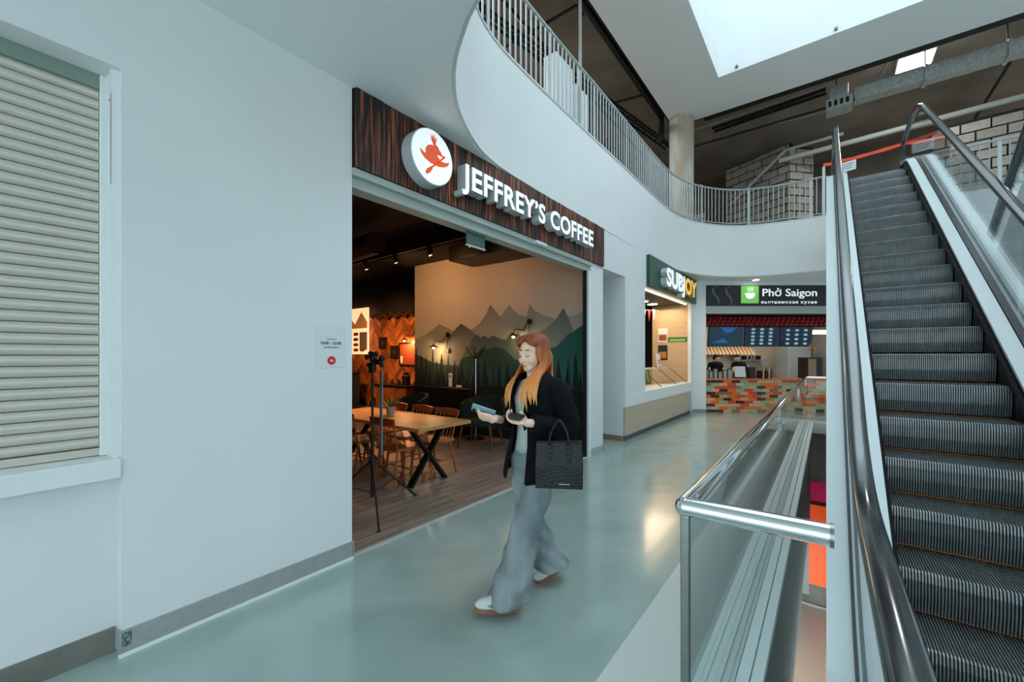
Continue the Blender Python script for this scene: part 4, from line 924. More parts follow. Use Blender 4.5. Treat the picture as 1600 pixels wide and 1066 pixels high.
# ------------------------------------------------------------------ sandwich counter
BEIGE = mat('beige_laminate', S(206, 176, 140), .5, var=.12, scale=3, stretch=(1, 1, 5)); SUBG = mat('sign_green', S(18, 74, 58), .4); SHOPBLK = mat('shop_black', S(24, 20, 18), .6)
sbox('wall_sandwich_side', BEIGE, (-4.0, -2.99, 11.9, 12.1, 0, 2.98)); sbox('wall_sandwich_back', SHOPBLK, (-6.3, -6.2, 7.3, 13.2, 0, 3.1), (-6.3, -3.4, 13.0, 13.2, 0, 3.1), (-6.3, -4.3, 7.18, 7.3, 0, 3.1))
sbox('ceiling_sandwich', SHOPBLK, (-6.3, -3.2, 7.3, 13.0, 2.98, 3.1)); sbox('floor_sandwich', SHOPBLK, (-6.3, -3.6, 7.3, 13.0, -.02, 0))
SS = thing('sandwich_sign', 'dark green sign with raised white and yellow letters', 'sign', (-2.86, 10.3, 2.985))
obj(G().box(-2.898, -2.83, 8.27, 12.30, 2.985, 3.622), 'board', SUBG, SS)
YLET = mat('letter_yellow', S(240, 196, 90), .4, emis=.4, ecol=S(250, 200, 90)); YSIDE = mat('letter_yellow_side', S(206, 140, 50), .5)
raised_letters('SUBJOY', SS, 8.95, 11.5, 3.07, 3.47, -2.83, .13, .045, lambda y: (LETF, LETS) if y < 10.32 else (YLET, YSIDE))
LS = tag(obj(G().box(-3.05, -3.02, 8.2, 11.74, 2.955, 2.975), 'light_strip', mat('strip_warm', (1, .85, .65, 1), .4, emis=4, ecol=(1, .78, .5, 1))), 'warm light strip along the top of the sandwich counter opening', 'light')
sbox('trim_sandwich', WHITE2, (-3.0, -2.90, 8.19, 11.75, 2.975, 3.0))
for k, y in enumerate((8.9, 9.6, 10.3, 11.0)):
    t = thing('ceiling_light', ('round warm ceiling light over the sandwich counter, first from the passage', 'round warm ceiling light over the sandwich counter, second from the passage', 'round warm ceiling light over the sandwich counter, third from the passage', 'round warm ceiling light over the sandwich counter, nearest the beige wall')[k], 'light', (-3.7, y, 2.98), 0, 'round lights over the sandwich counter')
    obj(G().lathe([(.14, -.035), (.15, 0)], (-3.7, y, 2.978), 20), 'housing', WHITE2, t, smooth=40); obj(G().lathe([(.125, -.04), (.125, -.035)], (-3.7, y, 2.978), 20), 'diffuser', mat('disc_warm', (1, .9, .75, 1), .4, emis=7, ecol=(1, .82, .58, 1)), t)
area('sandwich_lamp', (-3.6, 10.2, 2.9), (0, 0, 0), .8, 3.2, 44, (1, .74, .46))
SCB = thing('sandwich_counter', 'white topped counter with pale wood panels below the green sign', 'counter', (-3.0, 9.5, 0))
obj(G().box(-3.5, -2.895, 7.17, 11.74, .62, .853), 'top', WHITE2, SCB, bevel=.006)
for k in range(3):
    y0 = 7.18 + k * 1.52; obj(G().box(-3.4, -2.905, y0, y0 + 1.512, .10, .62), 'wood_panel', mat('pale_panel', S(196, 176, 154), .5, var=.12, scale=2, stretch=(1, 1, 6)), SCB)
obj(G().box(-3.4, -2.93, 7.18, 11.74, .001, .10), 'plinth', mat('plinth_dark', S(70, 76, 76), .4, .4), SCB)
# display case
DCS = thing('display_case', 'slanted glass food display case standing on the sandwich counter', 'display case', (-3.2, 9.8, .853))
for y in (8.35, 9.45, 10.6, 11.55):
    g = G(); g.bar((-2.97, y, .86), (-3.42, y, 1.24), .02, .03, up=(0, 1, 0)); obj(g, 'slanted_bar', mat('case_bar', S(50, 38, 32), .4), DCS)
obj(G().box(-3.68, -3.40, 8.25, 11.6, 1.235, 1.26), 'top_shelf', mat('shelf_glass_white', S(200, 206, 204), .25), DCS)
for k in range(3):
    y0 = 8.37 + (0, 1.1, 2.25)[k]; y1 = (9.43, 10.58, 11.53)[k]
    g = G(); g.prism([(-2.962, y0, .862), (-2.962, y1, .862), (-3.41, y1, 1.238), (-3.41, y0, 1.238)], (.006, 0, .004)); obj(g, 'glass_front', GLASSL, DCS)
for z in (.93, 1.06): obj(G().box(-3.66, -3.32, 8.37, 9.43, z, z + .015), 'food_shelf', mat('shelf_steel', S(170, 160, 150), .3, .6), DCS)
BREAD = mat('bread_crust', S(190, 120, 62), .7, var=.3, scale=20)
for k in range(10):
    r, c = divmod(k, 5); y = 8.48 + c * .21; z = (.945, 1.075)[r]
    tag(obj(G().ell((-3.46, y, z + .035), (.10, .07, .036), 10, 6), 'bread_roll', BREAD, smooth=True), 'baked bread roll on the %s glass case shelf, %s along from the passage' % (('lower', 'upper')[r], ('first', 'second', 'third', 'fourth', 'fifth')[c]), 'bread', 'rolls in the display case')
for k in range(3):
    t = thing('food_tray', ('steel tray of salad in the display case, near its middle', 'steel tray of sauce in the display case, second', 'steel tray of vegetables in the display case, by the wall end')[k], 'tray', (-3.25, 10.7 + k * .27, .853), 0, 'trays in the display case')
    obj(G().box(-3.4, -3.08, 10.62 + k * .27, 10.86 + k * .27, .8535, .90), 'pan', STEEL, t); obj(G().ell((-3.24, 10.74 + k * .27, .895), (.13, .10, .03), 10, 6), 'food', mat('food_%d' % k, (S(120, 140, 60), S(170, 60, 40), S(200, 150, 80))[k], .6, var=.4, scale=30), t)
# posters and stands
def poster(name, label, c, w_, h_, m, m2, ax='x', txt=None):
    t = thing(name, label, 'poster', c); x, y, z = c
    if ax == 'x': obj(G().box(x - w_ / 2, x + w_ / 2, y - .012, y, z, z + h_), 'sheet', m, t); obj(G().box(x - w_ * .4, x + w_ * .4, y - .016, y - .012, z + h_ * .12, z + h_ * .55), 'picture', m2, t)
    return t
poster('wall_poster', 'tall poster with food photo on the beige side wall', (-3.70, 11.9, 1.95), .26, .40, PAPER, mat('food_photo', S(150, 70, 50), .5)); poster('wall_poster', 'dark poster under the tall one on the beige side wall', (-3.70, 11.9, 1.45), .26, .42, mat('poster_dark', S(24, 44, 38), .5), BREAD)
poster('wall_poster', 'long green strip sign on the beige side wall', (-3.30, 11.9, 1.96), .52, .13, mat('strip_green', S(44, 120, 50), .5), mat('strip_light', S(150, 190, 90), .5))
def stand(label, y, m, m2):
    t = thing('menu_stand', label, 'menu stand', (-3.52, y, 1.26)); obj(G().obox((-3.52, y, 1.445), (.02, .27, .36), Matrix.Rotation(-.12, 3, 'Y')), 'card', m, t); obj(G().obox((-3.507, y, 1.40), (.012, .17, .14), Matrix.Rotation(-.12, 3, 'Y')), 'picture', m2, t); obj(G().box(-3.58, -3.46, y - .1, y + .1, 1.2605, 1.275), 'foot', BLACK, t)
stand('green menu card stand on the display case shelf', 8.55, SUBG, BREAD); stand('white menu card stand on the display case shelf', 10.95, PAPER, mat('card_orange', S(226, 150, 80), .5))
BT = thing('bunting', 'string of red and white pennants under the counter ceiling', 'bunting', (-3.5, 10, 2.85))
for k in range(8):
    y = 8.5 + k * .38; x = -3.75 - .0 * k; z = 2.84 - .10 * math.sin(PI * k / 7)
    obj(G().prism([(x, y, z), (x, y + .24, z), (x, y + .12, z - .32)], (.004, 0, 0)), 'pennant', (MATS['sticker_red'], PAPER)[k % 2], BT)
obj(G().tube([(-3.75, 8.3 + k * .38, 2.85 - .10 * math.sin(PI * k / 9)) for k in range(10)], .005, 5), 'string', PAPER, BT)

# ------------------------------------------------------------------ noodle counter, set square to its own axis
PA = YAW; PO = Vector((-math.sin(YAW), math.cos(YAW), 0)) * 11.25
def PF(l, d, z=0): return PO + Vector((math.cos(PA), math.sin(PA), 0)) * l + Vector((-math.sin(PA), math.cos(PA), 0)) * d + Vector((0, 0, z))
def pstruct(name, m, *boxes):
    g = G()
    for b in boxes: g.box(*b)
    o = struct(obj(g, name, m)); o.location = PO; o.rotation_euler = (0, 0, PA); return o
class PT:
    def __init__(s, name, label, cat, l, d, z, group=None): s.b = Vector((l, d, z)); s.o = thing(name, label, cat, PF(l, d, z), PA, group)
    def part(s, g, name, m, smooth=False, parent=None, bevel=0):
        g.v = [tuple(Vector(p) - s.b) for p in g.v]; return obj(g, name, m, parent or s.o, smooth, local=True, bevel=bevel)
PHW = mat('kitchen_wall', S(176, 176, 170), .4, var=.06, scale=3); KTILE = mat('kitchen_tile', S(206, 196, 178), .3)
pstruct('wall_noodle_front', WHITE, (4.9, 5.33, 0, .3, 0, 3.64), (5.33, 10.6, .02, .3, 3.50, 3.64))
pstruct('baseboard_noodle', STEEL, (4.95, 5.33, -.012, 0, 0, .1))
pstruct('wall_noodle_back', KTILE, (4.9, 11, 3.6, 3.8, 0, 3.6)); pstruct('wall_noodle_left', PHW, (4.9, 5.1, .3, 3.6, 0, 3.6)); pstruct('wall_noodle_right', PHW, (10.6, 10.8, 0, 3.6, 0, 3.6)); pstruct('ceiling_noodle', SHOPBLK, (4.9, 10.8, .3, 3.8, 3.3, 3.4))
t = PT('noodle_sign', 'black sign board with white lettering and green bowl logo', 'sign', 8, 0, 2.94)
t.part(G().box(5.34, 10.58, -.03, .02, 2.94, 3.50), 'board', BLACK)
lg = t.part(G().box(6.26, 6.75, -.06, -.03, 3.0, 3.48), 'logo', mat('logo_green', S(120, 190, 90), .4, emis=.3, ecol=S(120, 200, 90)), bevel=.03)
g = G(); g.prism([(6.36, -.061, 3.28), (6.65, -.061, 3.28), (6.62, -.061, 3.18), (6.57, -.061, 3.13), (6.44, -.061, 3.13), (6.39, -.061, 3.18)], (0, -.006, 0))
for k in range(3):
    x = 6.44 + k * .06; g.tube([(x, -.064, 3.30), (x + .02, -.064, 3.34), (x - .01, -.064, 3.38), (x + .015, -.064, 3.43)], .009, 5)
t.part(g, 'bowl_emblem', LETF, parent=lg)
def pflat(body, pt, l0, l1, z0, h, m, dep, bold=0, space=1.0, split=False):
    me = text_mesh(body, 1.0, .01, bold, space); bx = mesh_bounds(me); ch = mesh_bounds(text_mesh('P' if body[0] == 'P' else 'н', 1, .01, bold)); s = (l1 - l0) / (bx[1] - bx[0]); sz = h / (ch[3] - ch[2])
    g = G(); g.v = [(l0 + (v.co.x - bx[0]) * s, dep - v.co.z, z0 + (v.co.y - ch[2]) * sz) for v in me.vertices]; g.f = [tuple(p.vertices) for p in me.polygons]; g.mi = [0] * len(g.f)
    if not split: pt.part(g, 'lettering', m)['kind'] = 'stuff'; return
    tmp = bpy.data.meshes.new('t'); tmp.from_pydata(g.v, [], g.f); isl = sorted(split_islands(tmp), key=lambda q: min(v.x for v in q[0])); groups = []
    for vs, fs in isl:
        a, b = min(v.x for v in vs), max(v.x for v in vs)
        if groups and a < groups[-1][0] - .004: groups[-1][1].append((vs, fs)); groups[-1][0] = max(groups[-1][0], b)
        else: groups.append([b, [(vs, fs)]])
    for b, lst in groups:
        g = G()
        for vs, fs in lst: g.add(vs, fs)
        pt.part(g, 'letter', m)
pflat('Phở Saigon', t, 6.86, 8.35, 3.20, .20, LETF, -.035, .008, split=True); pflat('вьетнамская кухня', t, 6.83, 8.34, 3.0, .062, LETF, -.035, .006, 1.25)
g = G()
for x, s in ((5.50, 1), (5.86, .95)):
    P = [(x + .10 * s, -.034, 3.48), (x, -.034, 3.38), (x + .04, -.034, 3.25), (x + .14 * s, -.034, 3.12), (x + .16 * s, -.034, 2.96)]
    P2 = catmull(P, 4); g.loft([[p + Vector((-w, 0, 0)), p + Vector((w, 0, 0)), p + Vector((w, -.004, 0)), p + Vector((-w, -.004, 0))] for p, w in zip(P2, [.012 + .03 * math.sin(PI * i / (len(P2) - 1)) for i in range(len(P2))])])
t.part(g, 'steam_curl', mat('steam_grey', S(86, 90, 92), .6))
pstruct('trim_noodle_shutter', mat('shutter_grey', S(178, 180, 176), .45), *[(5.33, 10.6, -.01, .25, 2.73 + .052 * k, 2.775 + .052 * k) for k in range(4)])
REDF = mat('red_fringe', S(150, 14, 22), .7)
t = PT('roof_fringe', 'scalloped red tiled fringe above the menu screens', 'fringe', 8, .45, 2.4)
for r in range(3):
    g = G()
    for k in range(37):
        g.ell((5.42 + k * .14 + (.07 if r % 2 else 0), .40 + .05 * r, 2.46 + r * .09), (.072, .035, .055), 8, 5)
    o_ = t.part(g, 'fringe_row', REDF, smooth=True); o_['kind'] = 'stuff'
t.part(G().box(5.33, 10.5, .55, .6, 2.40, 3.0), 'fringe_back', mat('fringe_dark', S(40, 14, 14), .8))
g = G(); 
rr = random.Random(3)
for k in range(70): g.ell((5.5 + rr.random() * 3.3, .75 + rr.random() * .1, 2.42 + rr.random() * .08), (.05, .04, .03), 6, 4)
o_ = t.part(g, 'leaf_garland', mat('garland_dark', S(22, 34, 26), .8)); o_['kind'] = 'stuff'
SCRM = [mat('screen_land', S(20, 34, 30), .2, emis=.6, ecol=S(24, 54, 70), var=.7, scale=4), mat('screen_blue', S(14, 30, 54), .2, emis=.5, ecol=S(14, 36, 66)), mat('screen_blue2', S(14, 28, 50), .2, emis=.5, ecol=S(12, 34, 62))]
for k, (a, b_) in enumerate(((5.80, 6.82), (6.86, 7.85), (7.89, 8.86))):
    t = PT('menu_screen', ('menu screen with a dark landscape picture', 'menu screen with dishes in a grid, in the middle of three', 'menu screen with dishes next to the white strip lamp')[k], 'screen', (a + b_) / 2, 1.0, 1.84, 'menu screens over the noodle counter')
    def tl(z, out=0): return (.88 + (z - 1.84) * -.12 - out)
    t.part(G().prism([(a, tl(1.84), 1.84), (b_, tl(1.84), 1.84), (b_, tl(2.46), 2.46), (a, tl(2.46), 2.46)], (0, .05, 0)), 'casing', BLACK)
    t.part(G().prism([(a + .02, tl(1.86, .003), 1.86), (b_ - .02, tl(1.86, .003), 1.86), (b_ - .02, tl(2.44, .003), 2.44), (a + .02, tl(2.44, .003), 2.44)], (0, .002, 0)), 'display', SCRM[k])
    if k:
        g = G(); 
        for r in range(5 if k == 1 else 4):
            for c in range(3): z = 1.93 + r * (.105 if k == 1 else .13); g.ell((a + .25 + c * .26, tl(z, .006), z), (.06, .004, .04), 10, 5)
        t.part(g, 'dish_pictures', mat('dish_print', S(150, 170, 164), .5, emis=.5, ecol=S(150, 180, 180), var=.5, scale=9))
    else:
        g = G(); g.prism([(a + .3, tl(2.42, .005), 2.42), (b_ - .18, tl(2.42, .005), 2.42), (b_ - .35, tl(2.25, .005), 2.25), (a + .5, tl(2.25, .005), 2.25)], (0, .001, 0)); g.prism([(a + .1, tl(1.95, .005), 1.95), (a + .6, tl(1.95, .005), 1.95), (a + .45, tl(2.08, .005), 2.08)], (0, .001, 0)); t.part(g, 'lake_picture', mat('lake_blue', S(30, 90, 140), .4, emis=.5, ecol=S(30, 90, 150)))
# counter of coloured tiles
t = PT('tiled_counter', 'counter front of glazed orange green and brown tiles', 'counter', 8, .2, 0)
t.part(G().box(5.34, 10.5, .012, .55, .001, .90), 'core', mat('grout', S(196, 186, 172), .8)); t.part(G().box(5.33, 10.5, -.03, .6, .90, .935), 'worktop', mat('worktop_orange', S(214, 120, 60), .4))
TC = [(S(232, 112, 40), 7), (S(214, 74, 36), 4), (S(236, 160, 120), 6), (S(140, 178, 132), 7), (S(206, 172, 146), 4), (S(72, 44, 34), 4), (S(170, 96, 70), 3)]
TM = [mat('tile_%d' % i, c, .18) for i, (c, w) in enumerate(TC)]; bag = [i for i, (c, w) in enumerate(TC) for _ in range(w)]
tiles = [G().box(0, .226, 0, .014, 0, .076).mesh('tile', m) for m in TM]; half = [G().box(0, .11, 0, .014, 0, .076).mesh('tile', m) for m in TM]
rt = random.Random(11)
for r in range(11):
    l = 5.345
    if r % 2: o = link(half[rt.choice(bag)], 'tile', t.o, Vector((l, -.002, .012 + r * .081)) - t.b, None, True); l += .115
    while l < 9.2: link(tiles[rt.choice(bag)], 'tile', t.o, Vector((l, -.002 + rt.uniform(-.002, .001), .012 + r * .081)) - t.b, None, True); l += .231
t.part(G().box(9.25, 10.5, .0, .012, .01, .9), 'tile_field', TM[2])
# kitchen: hood, lamp, shelves, cabinet, cooks, counter things
HOODM = mat('hood_steel', S(150, 140, 124), .35, .85)
t = PT('extractor_hood', 'steel extractor hood with slatted filters over the stove', 'hood', 7, 2.9, 1.5)
t.part(G().prism([(5.4, 2.4, 1.62), (5.4, 3.5, 1.62), (5.4, 3.5, 1.95), (5.4, 2.7, 1.95)], (2.75, 0, 0)), 'shell', HOODM)
me_s = None
for k in range(22):
    g = G(); x = 5.5 + k * .12; g.bar((x, 2.37, 1.60), (x, 2.66, 1.93), .05, .02); t.part(g, 'filter_slat', mat('filter_warm', S(196, 150, 100), .4, .5))
t = PT('strip_lamp', 'bright white strip lamp beside the menu screens', 'light', 9.3, 1.5, 2.25); t.part(G().box(8.85, 10.3, 1.48, 1.54, 2.25, 2.36), 'tube', mat('tube_white', (1, 1, 1, 1), .4, emis=4, ecol=(.95, 1, 1, 1))); t.part(G().box(8.85, 10.3, 1.54, 1.58, 2.24, 2.37), 'housing', WHITE2)
p = PF(7.6, 1.6, 3.1); area('kitchen_lamp', p, (0, 0, PA), 3.2, 1.2, 50, (1, .9, .78)); p = PF(6.8, 2.5, 1.55); area('hood_lamp', p, (0, 0, PA), 1.6, .3, 14, (1, .8, .58))
t = PT('wall_shelf', 'steel shelf with pots on the kitchen back wall', 'shelf', 8.3, 3.4, 1.4); t.part(G().box(7.9, 9.0, 3.2, 3.59, 1.40, 1.43), 'board', STEEL)
for k in range(4):
    q = PT('cooking_pot', ('small steel pot on the wall shelf, next to the hood', 'dark pot on the wall shelf, second from the hood', 'steel pot on the wall shelf, third from the hood', 'dark pot at the open end of the wall shelf')[k], 'pot', 8.05 + k * .25, 3.4, 1.43, 'pots on the kitchen shelf'); q.part(G().lathe([(.08, 0), (.09, .13), (.095, .135)], (8.05 + k * .25, 3.4, 1.4305), 12), 'body', (STEEL, BLACK)[k % 2], smooth=40); q.part(G().lathe([(.09, .135), (.02, .16), (.015, .18)], (8.05 + k * .25, 3.4, 1.4305), 12), 'lid', STEEL, smooth=40)
t = PT('stove_unit', 'steel kitchen worktop along the back of the noodle kitchen', 'worktop', 7, 3.2, 0); t.part(G().box(5.4, 9.0, 2.85, 3.58, .001, .88), 'body', HOODM); t.part(G().box(5.38, 9.02, 2.83, 3.59, .88, .91), 'top', STEEL)
for k in range(5):
    q = PT('bowl_stack', 'stack of pale bowls behind the counter, number %s from the hood side' % ('one', 'two', 'three', 'four', 'five')[k], 'bowls', 7.55 + k * .2, 2.0, .0, 'bowl stacks behind the noodle counter')
    q.part(G().lathe([(.05, 0), (.085, .10), (.08, .105)], (7.55 + k * .2, 3.0, 1.12 if k % 2 else 1.02), 12), 'bowl', WHITE2, smooth=40); q.part(G().lathe([(.09, 0), (.09, .2 if k % 2 else .1)], (7.55 + k * .2, 3.0, .9105), 12), 'crate', STEEL, smooth=40)
    q.o.location = PF(7.55 + k * .2, 2.0, 0)
t = PT('tall_fridge', 'grey fridge standing in the noodle kitchen behind the black cabinet', 'fridge', 9.6, 2.6, 0); t.part(G().box(9.15, 9.95, 2.3, 3.0, .001, 2.0), 'body', mat('fridge_grey', S(170, 176, 178), .35, .3), bevel=.02); t.part(G().box(9.19, 9.91, 2.28, 2.3, .1, 1.95), 'door', MATS['fridge_grey'])
t = PT('warming_cabinet', 'black glass fronted cabinet on the noodle counter', 'cabinet', 8.55, .3, .935)
t.part(G().box(8.20, 8.62, .12, .5, .9355, 1.52), 'body', BLACK); t.part(G().box(8.22, 8.44, .11, .12, .98, 1.48), 'window', mat('cabinet_glass', S(150, 120, 96), .1)); 
t = PT('desk_fan', 'round copper fan on top of the black cabinet', 'fan', 8.45, .3, 1.52)
g = G(); 
for k in range(5): R_ = .13 * (k + 1) / 5; g.tube([(8.45 + R_ * .75 * math.cos(2 * PI * j / 20), .28, 1.80 + R_ * math.sin(2 * PI * j / 20)) for j in range(21)], .006, 5)
t.part(g, 'guard', COPPER); g = G()
for k in range(4): a = k * PI / 2 + .4; g.obox((8.45 + .05 * math.cos(a), .30, 1.80 + .06 * math.sin(a)), (.08, .006, .05), Matrix.Rotation(-a, 3, 'Y'))
t.part(g, 'blade', mat('fan_blade', S(96, 74, 60), .4)); t.part(G().tube([(8.45, .3, 1.5205), (8.45, .3, 1.72)], .014, 8), 'stem', BLACK)
for k in range(6):
    l = 5.42 + k * .13; h = (.24, .2, .26, .17, .22, .25)[k]
    q = PT('steel_canister', 'steel canister on the tiled counter, number %s from the white wall' % ('one', 'two', 'three', 'four', 'five', 'six')[k], 'canister', l, .2, .935, 'canisters on the tiled counter')
    q.part(G().lathe([(.055, 0), (.055, h)], (l, .2, .9355), 14), 'body', STEEL, smooth=40); q.part(G().lathe([(.057, h), (.05, h + .02), (.01, h + .03)], (l, .2, .9355), 14), 'lid', BLACK, smooth=40)
t = PT('till_screen', 'black till with a pale screen back on the tiled counter', 'till', 6.4, .25, .935); t.part(G().obox((6.37, .2, 1.12), (.3, .03, .3), Matrix.Rotation(-.2, 3, 'X')), 'screen', mat('till_white', S(210, 216, 218), .4)); t.part(G().box(6.27, 6.5, .22, .4, .9355, .98), 'base', BLACK)
t = PT('sauce_caddy', 'black box with bottles on the tiled counter beside the till', 'caddy', 6.75, .25, .935); t.part(G().box(6.62, 6.78, .15, .4, .9355, 1.25), 'box', BLACK); t.part(G().box(6.95, 7.25, .15, .4, .9355, 1.15), 'rack', BLACK)
for k in range(4): t.part(G().lathe([(.03, 0), (.03, .2), (.012, .26), (.012, .31)], (6.98 + k * .08, .13, .9355), 10), 'bottle', (COPPER, BLACK, STEEL, MATS['jar_red'])[k], smooth=40)
# ceiling spot over the noodle sign
q = PF(6.55, -.25, 3.6); LSP = thing('ceiling_spot', 'small recessed ceiling spot above the bowl logo', 'light', q); obj(G().lathe([(.10, .0), (.10, .03)], q, 16), 'ring', WHITE2, LSP, smooth=40); obj(G().lathe([(.08, -.004), (.08, 0)], q, 16), 'glow', mat('spot_white', (1, 1, 1, 1), .4, emis=12, ecol=(1, .95, .85, 1)), LSP)
# ------------------------------------------------------------------ people
SKIN = mat('skin', S(250, 204, 178), .45, var=.04, scale=20); SKIN.node_tree.nodes['Principled BSDF'].inputs['Subsurface Weight'].default_value = .0
def fuse(g, voxel, smooth=4, mat_=None, name='body'):
    me = g.mesh('tmp', mat_ or SKIN); o = bpy.data.objects.new('tmp', me); COL.objects.link(o)
    m = o.modifiers.new('r', 'REMESH'); m.mode = 'VOXEL'; m.voxel_size = voxel; m.use_smooth_shade = True
    if smooth: s = o.modifiers.new('s', 'SMOOTH'); s.iterations = smooth; s.factor = .5
    dg = bpy.context.evaluated_depsgraph_get(); out = bpy.data.meshes.new_from_object(o.evaluated_get(dg)); out.name = name
    bpy.data.objects.remove(o); bpy.data.meshes.remove(me)
    out.materials.clear(); out.materials.append(mat_ or SKIN)
    out.polygons.foreach_set('use_smooth', [True] * len(out.polygons)); return out
def oval(c, rx, ry, n=24, ph=0): return [Vector((c[0] + rx * math.cos(2 * PI * k / n + ph), c[1] + ry * math.sin(2 * PI * k / n + ph), c[2])) for k in range(n)]
def limb(g, pts, rs, n=12):
    P = catmull([tuple(p) for p in pts], 5); R = []
    for i in range(len(pts) - 1): R += [rs[i] + (rs[i + 1] - rs[i]) * k / 5 for k in range(5)]
    R.append(rs[-1]); g.tube(P, R, n)
    for p, r in ((pts[0], rs[0]), (pts[-1], rs[-1])): g.ell(p, (r * .98,) * 3, 12, 8)
def hand(g, W, X, Z, curl=(.5, .6, .5), thumb=(.55, .65, .35), right=1, spread=.010):
    W = Vector(W); X = Vector(X).normalized(); Z = Vector(Z); Z = (Z - X * Z.dot(X)).normalized(); Y = Z.cross(X) * right
    M3 = Matrix((X, Y, Z)).transposed()
    g.ell(W + X * .055, (.055, .040, .016), 14, 8, M3); g.ell(W + X * .078, (.028, .041, .013), 12, 8, M3); g.ell(W + X * .03 + Y * .022 + Z * .006, (.036, .018, .016), 10, 8, M3)
    tips = []
    for k, (off, L) in enumerate(((.030, .070), (.0105, .078), (-.0105, .073), (-.030, .056))):
        p = W + X * .085 + Y * off; a = .12; d = X + Y * (off * spread * 20)
        P = [p - X * .02, p]
        for seg, c in zip((.45, .32, .23), curl):
            a += c; p = p + (X * math.cos(a) + Z * math.sin(a) + Y * off * 2.5).normalized() * L * seg; P.append(p)
        g.tube(P, [.0095, .0095, .0088, .0080, .0070], 10); g.ell(P[-1], (.0072,) * 3, 8, 6); tips.append(P[-1])
    b = W + X * .028 + Y * .034; d = (X * thumb[0] + Y * thumb[1] + Z * thumb[2]).normalized(); d2 = (d + X * .5 + Z * .25 - Y * .35).normalized()
    P = [b - d * .02, b + d * .022, b + d * .022 + d2 * .024, b + d * .022 + d2 * .042]; g.tube(P, [.0135, .0115, .0100, .0080], 10); g.ell(P[-1], (.0083,) * 3, 8, 6)
    return tips

BASE = Vector((-1.50, 2.2, 0)); RZ = -.22
def PW(p): return BASE + Matrix.Rotation(RZ, 3, 'Z') @ Vector(p)
def PWd(v): return Matrix.Rotation(RZ, 3, 'Z') @ Vector(v)
WOMAN = thing('person', 'person in black blazer and wide washed jeans walking while looking at a phone', 'person', BASE, RZ)
# head frame: pitched down
HP = Vector((0, -.02, 1.50)); HM = Matrix.Translation(HP) @ Matrix.Rotation(.16, 4, 'Z') @ Matrix.Rotation(.24, 4, 'X') @ Matrix.Translation(-HP)
H3 = HM.to_3x3()
def hl(p): return HM @ Vector(p)
g = G()
g.ell(hl((0, .005, 1.600)), (.074, .092, .088), 20, 14, H3); g.ell(hl((0, -.040, 1.555)), (.062, .060, .082), 20, 14, H3)
g.ell(hl((0, -.066, 1.502)), (.036, .034, .034), 14, 10, H3); g.ell(hl((0, -.082, 1.492)), (.018, .016, .016), 12, 8, H3)
for s in (-1, 1):
    g.ell(hl((s * .036, -.072, 1.548)), (.024, .024, .026), 12, 8, H3)          # cheek
    g.ell(hl((s * .028, -.081, 1.588)), (.017, .012, .010), 12, 8, H3)          # eyelid
    g.ell(hl((s * .028, -.078, 1.606)), (.022, .014, .009), 12, 8, H3)          # brow
    g.ell(hl((s * .074, .0, 1.57)), (.012, .020, .030), 10, 8, H3)              # ear
    g.ell(hl((s * .011, -.106, 1.549)), (.008, .010, .007), 8, 6, H3)           # nostril wing
g.tube([hl((0, -.092, 1.600)), hl((0, -.104, 1.575)), hl((0, -.118, 1.553))], [.009, .010, .010], 10); g.ell(hl((0, -.116, 1.552)), (.0105, .011, .010), 10, 8, H3)
g.ell(hl((0, -.097, 1.526)), (.020, .010, .007), 12, 8, H3); g.ell(hl((0, -.094, 1.515)), (.018, .011, .008), 12, 8, H3)
limb(g, [(0, .012, 1.36), (0, -.005, 1.44), (0, -.012, 1.52)], [.062, .050, .048], 16)
tor = [(.86, .145, .11), (.93, .15, .115), (1.02, .125, .095), (1.10, .115, .088), (1.20, .14, .10), (1.29, .15, .105), (1.35, .165, .085), (1.39, .14, .065), (1.415, .07, .055)]
g.loft([oval((0, 0, z), rx, ry) for z, rx, ry in tor])
LS_, LE, LW = (.165, .02, 1.355), (.235, .055, 1.115), (.175, -.185, 1.165)
RS_, RE, RW = (-.165, .02, 1.355), (-.235, .045, 1.11), (-.125, -.185, 1.15)
limb(g, [LS_, LE, LW], [.052, .040, .026]); limb(g, [RS_, RE, RW], [.052, .040, .026])
for hip, kn, an in (((.085, 0, .90), (.055, -.12, .50), (.01, -.235, .09)), ((-.085, 0, .90), (-.08, .02, .50), (-.075, .25, .13))): limb(g, [hip, kn, an], [.085, .055, .035])
# hands: left under a dark wallet, right behind the phone
PHa = Vector((-.60, -.70, .30)).normalized(); PHc = Vector((-.105, -.335, 1.225))
PHn = Vector((-.45, .50, .74)); PHn = (PHn - PHa * PHn.dot(PHa)).normalized(); PHw = PHa.cross(PHn)
LX = Vector((-.92, -.38, .10)).normalized(); LZ = Vector((-.1, -.25, 1)).normalized()
LHW = Vector((.165, -.215, 1.168))
hand(g, LHW, LX, LZ, (.35, .55, .5), (.5, .5, .65), right=-1)
RHW = PHc - PHa * .085 - PHn * .030
limb(g, [RW, RHW], [.026, .025])
hand(g, RHW, PHa * .8 + PHw * .25, PHn, (.45, .55, .5), (.6, .6, .4), right=-1)
limb(g, [LW, LHW], [.026, .025])
body = link(fuse(g, .0042, 5), 'body', WOMAN, None, None, True)
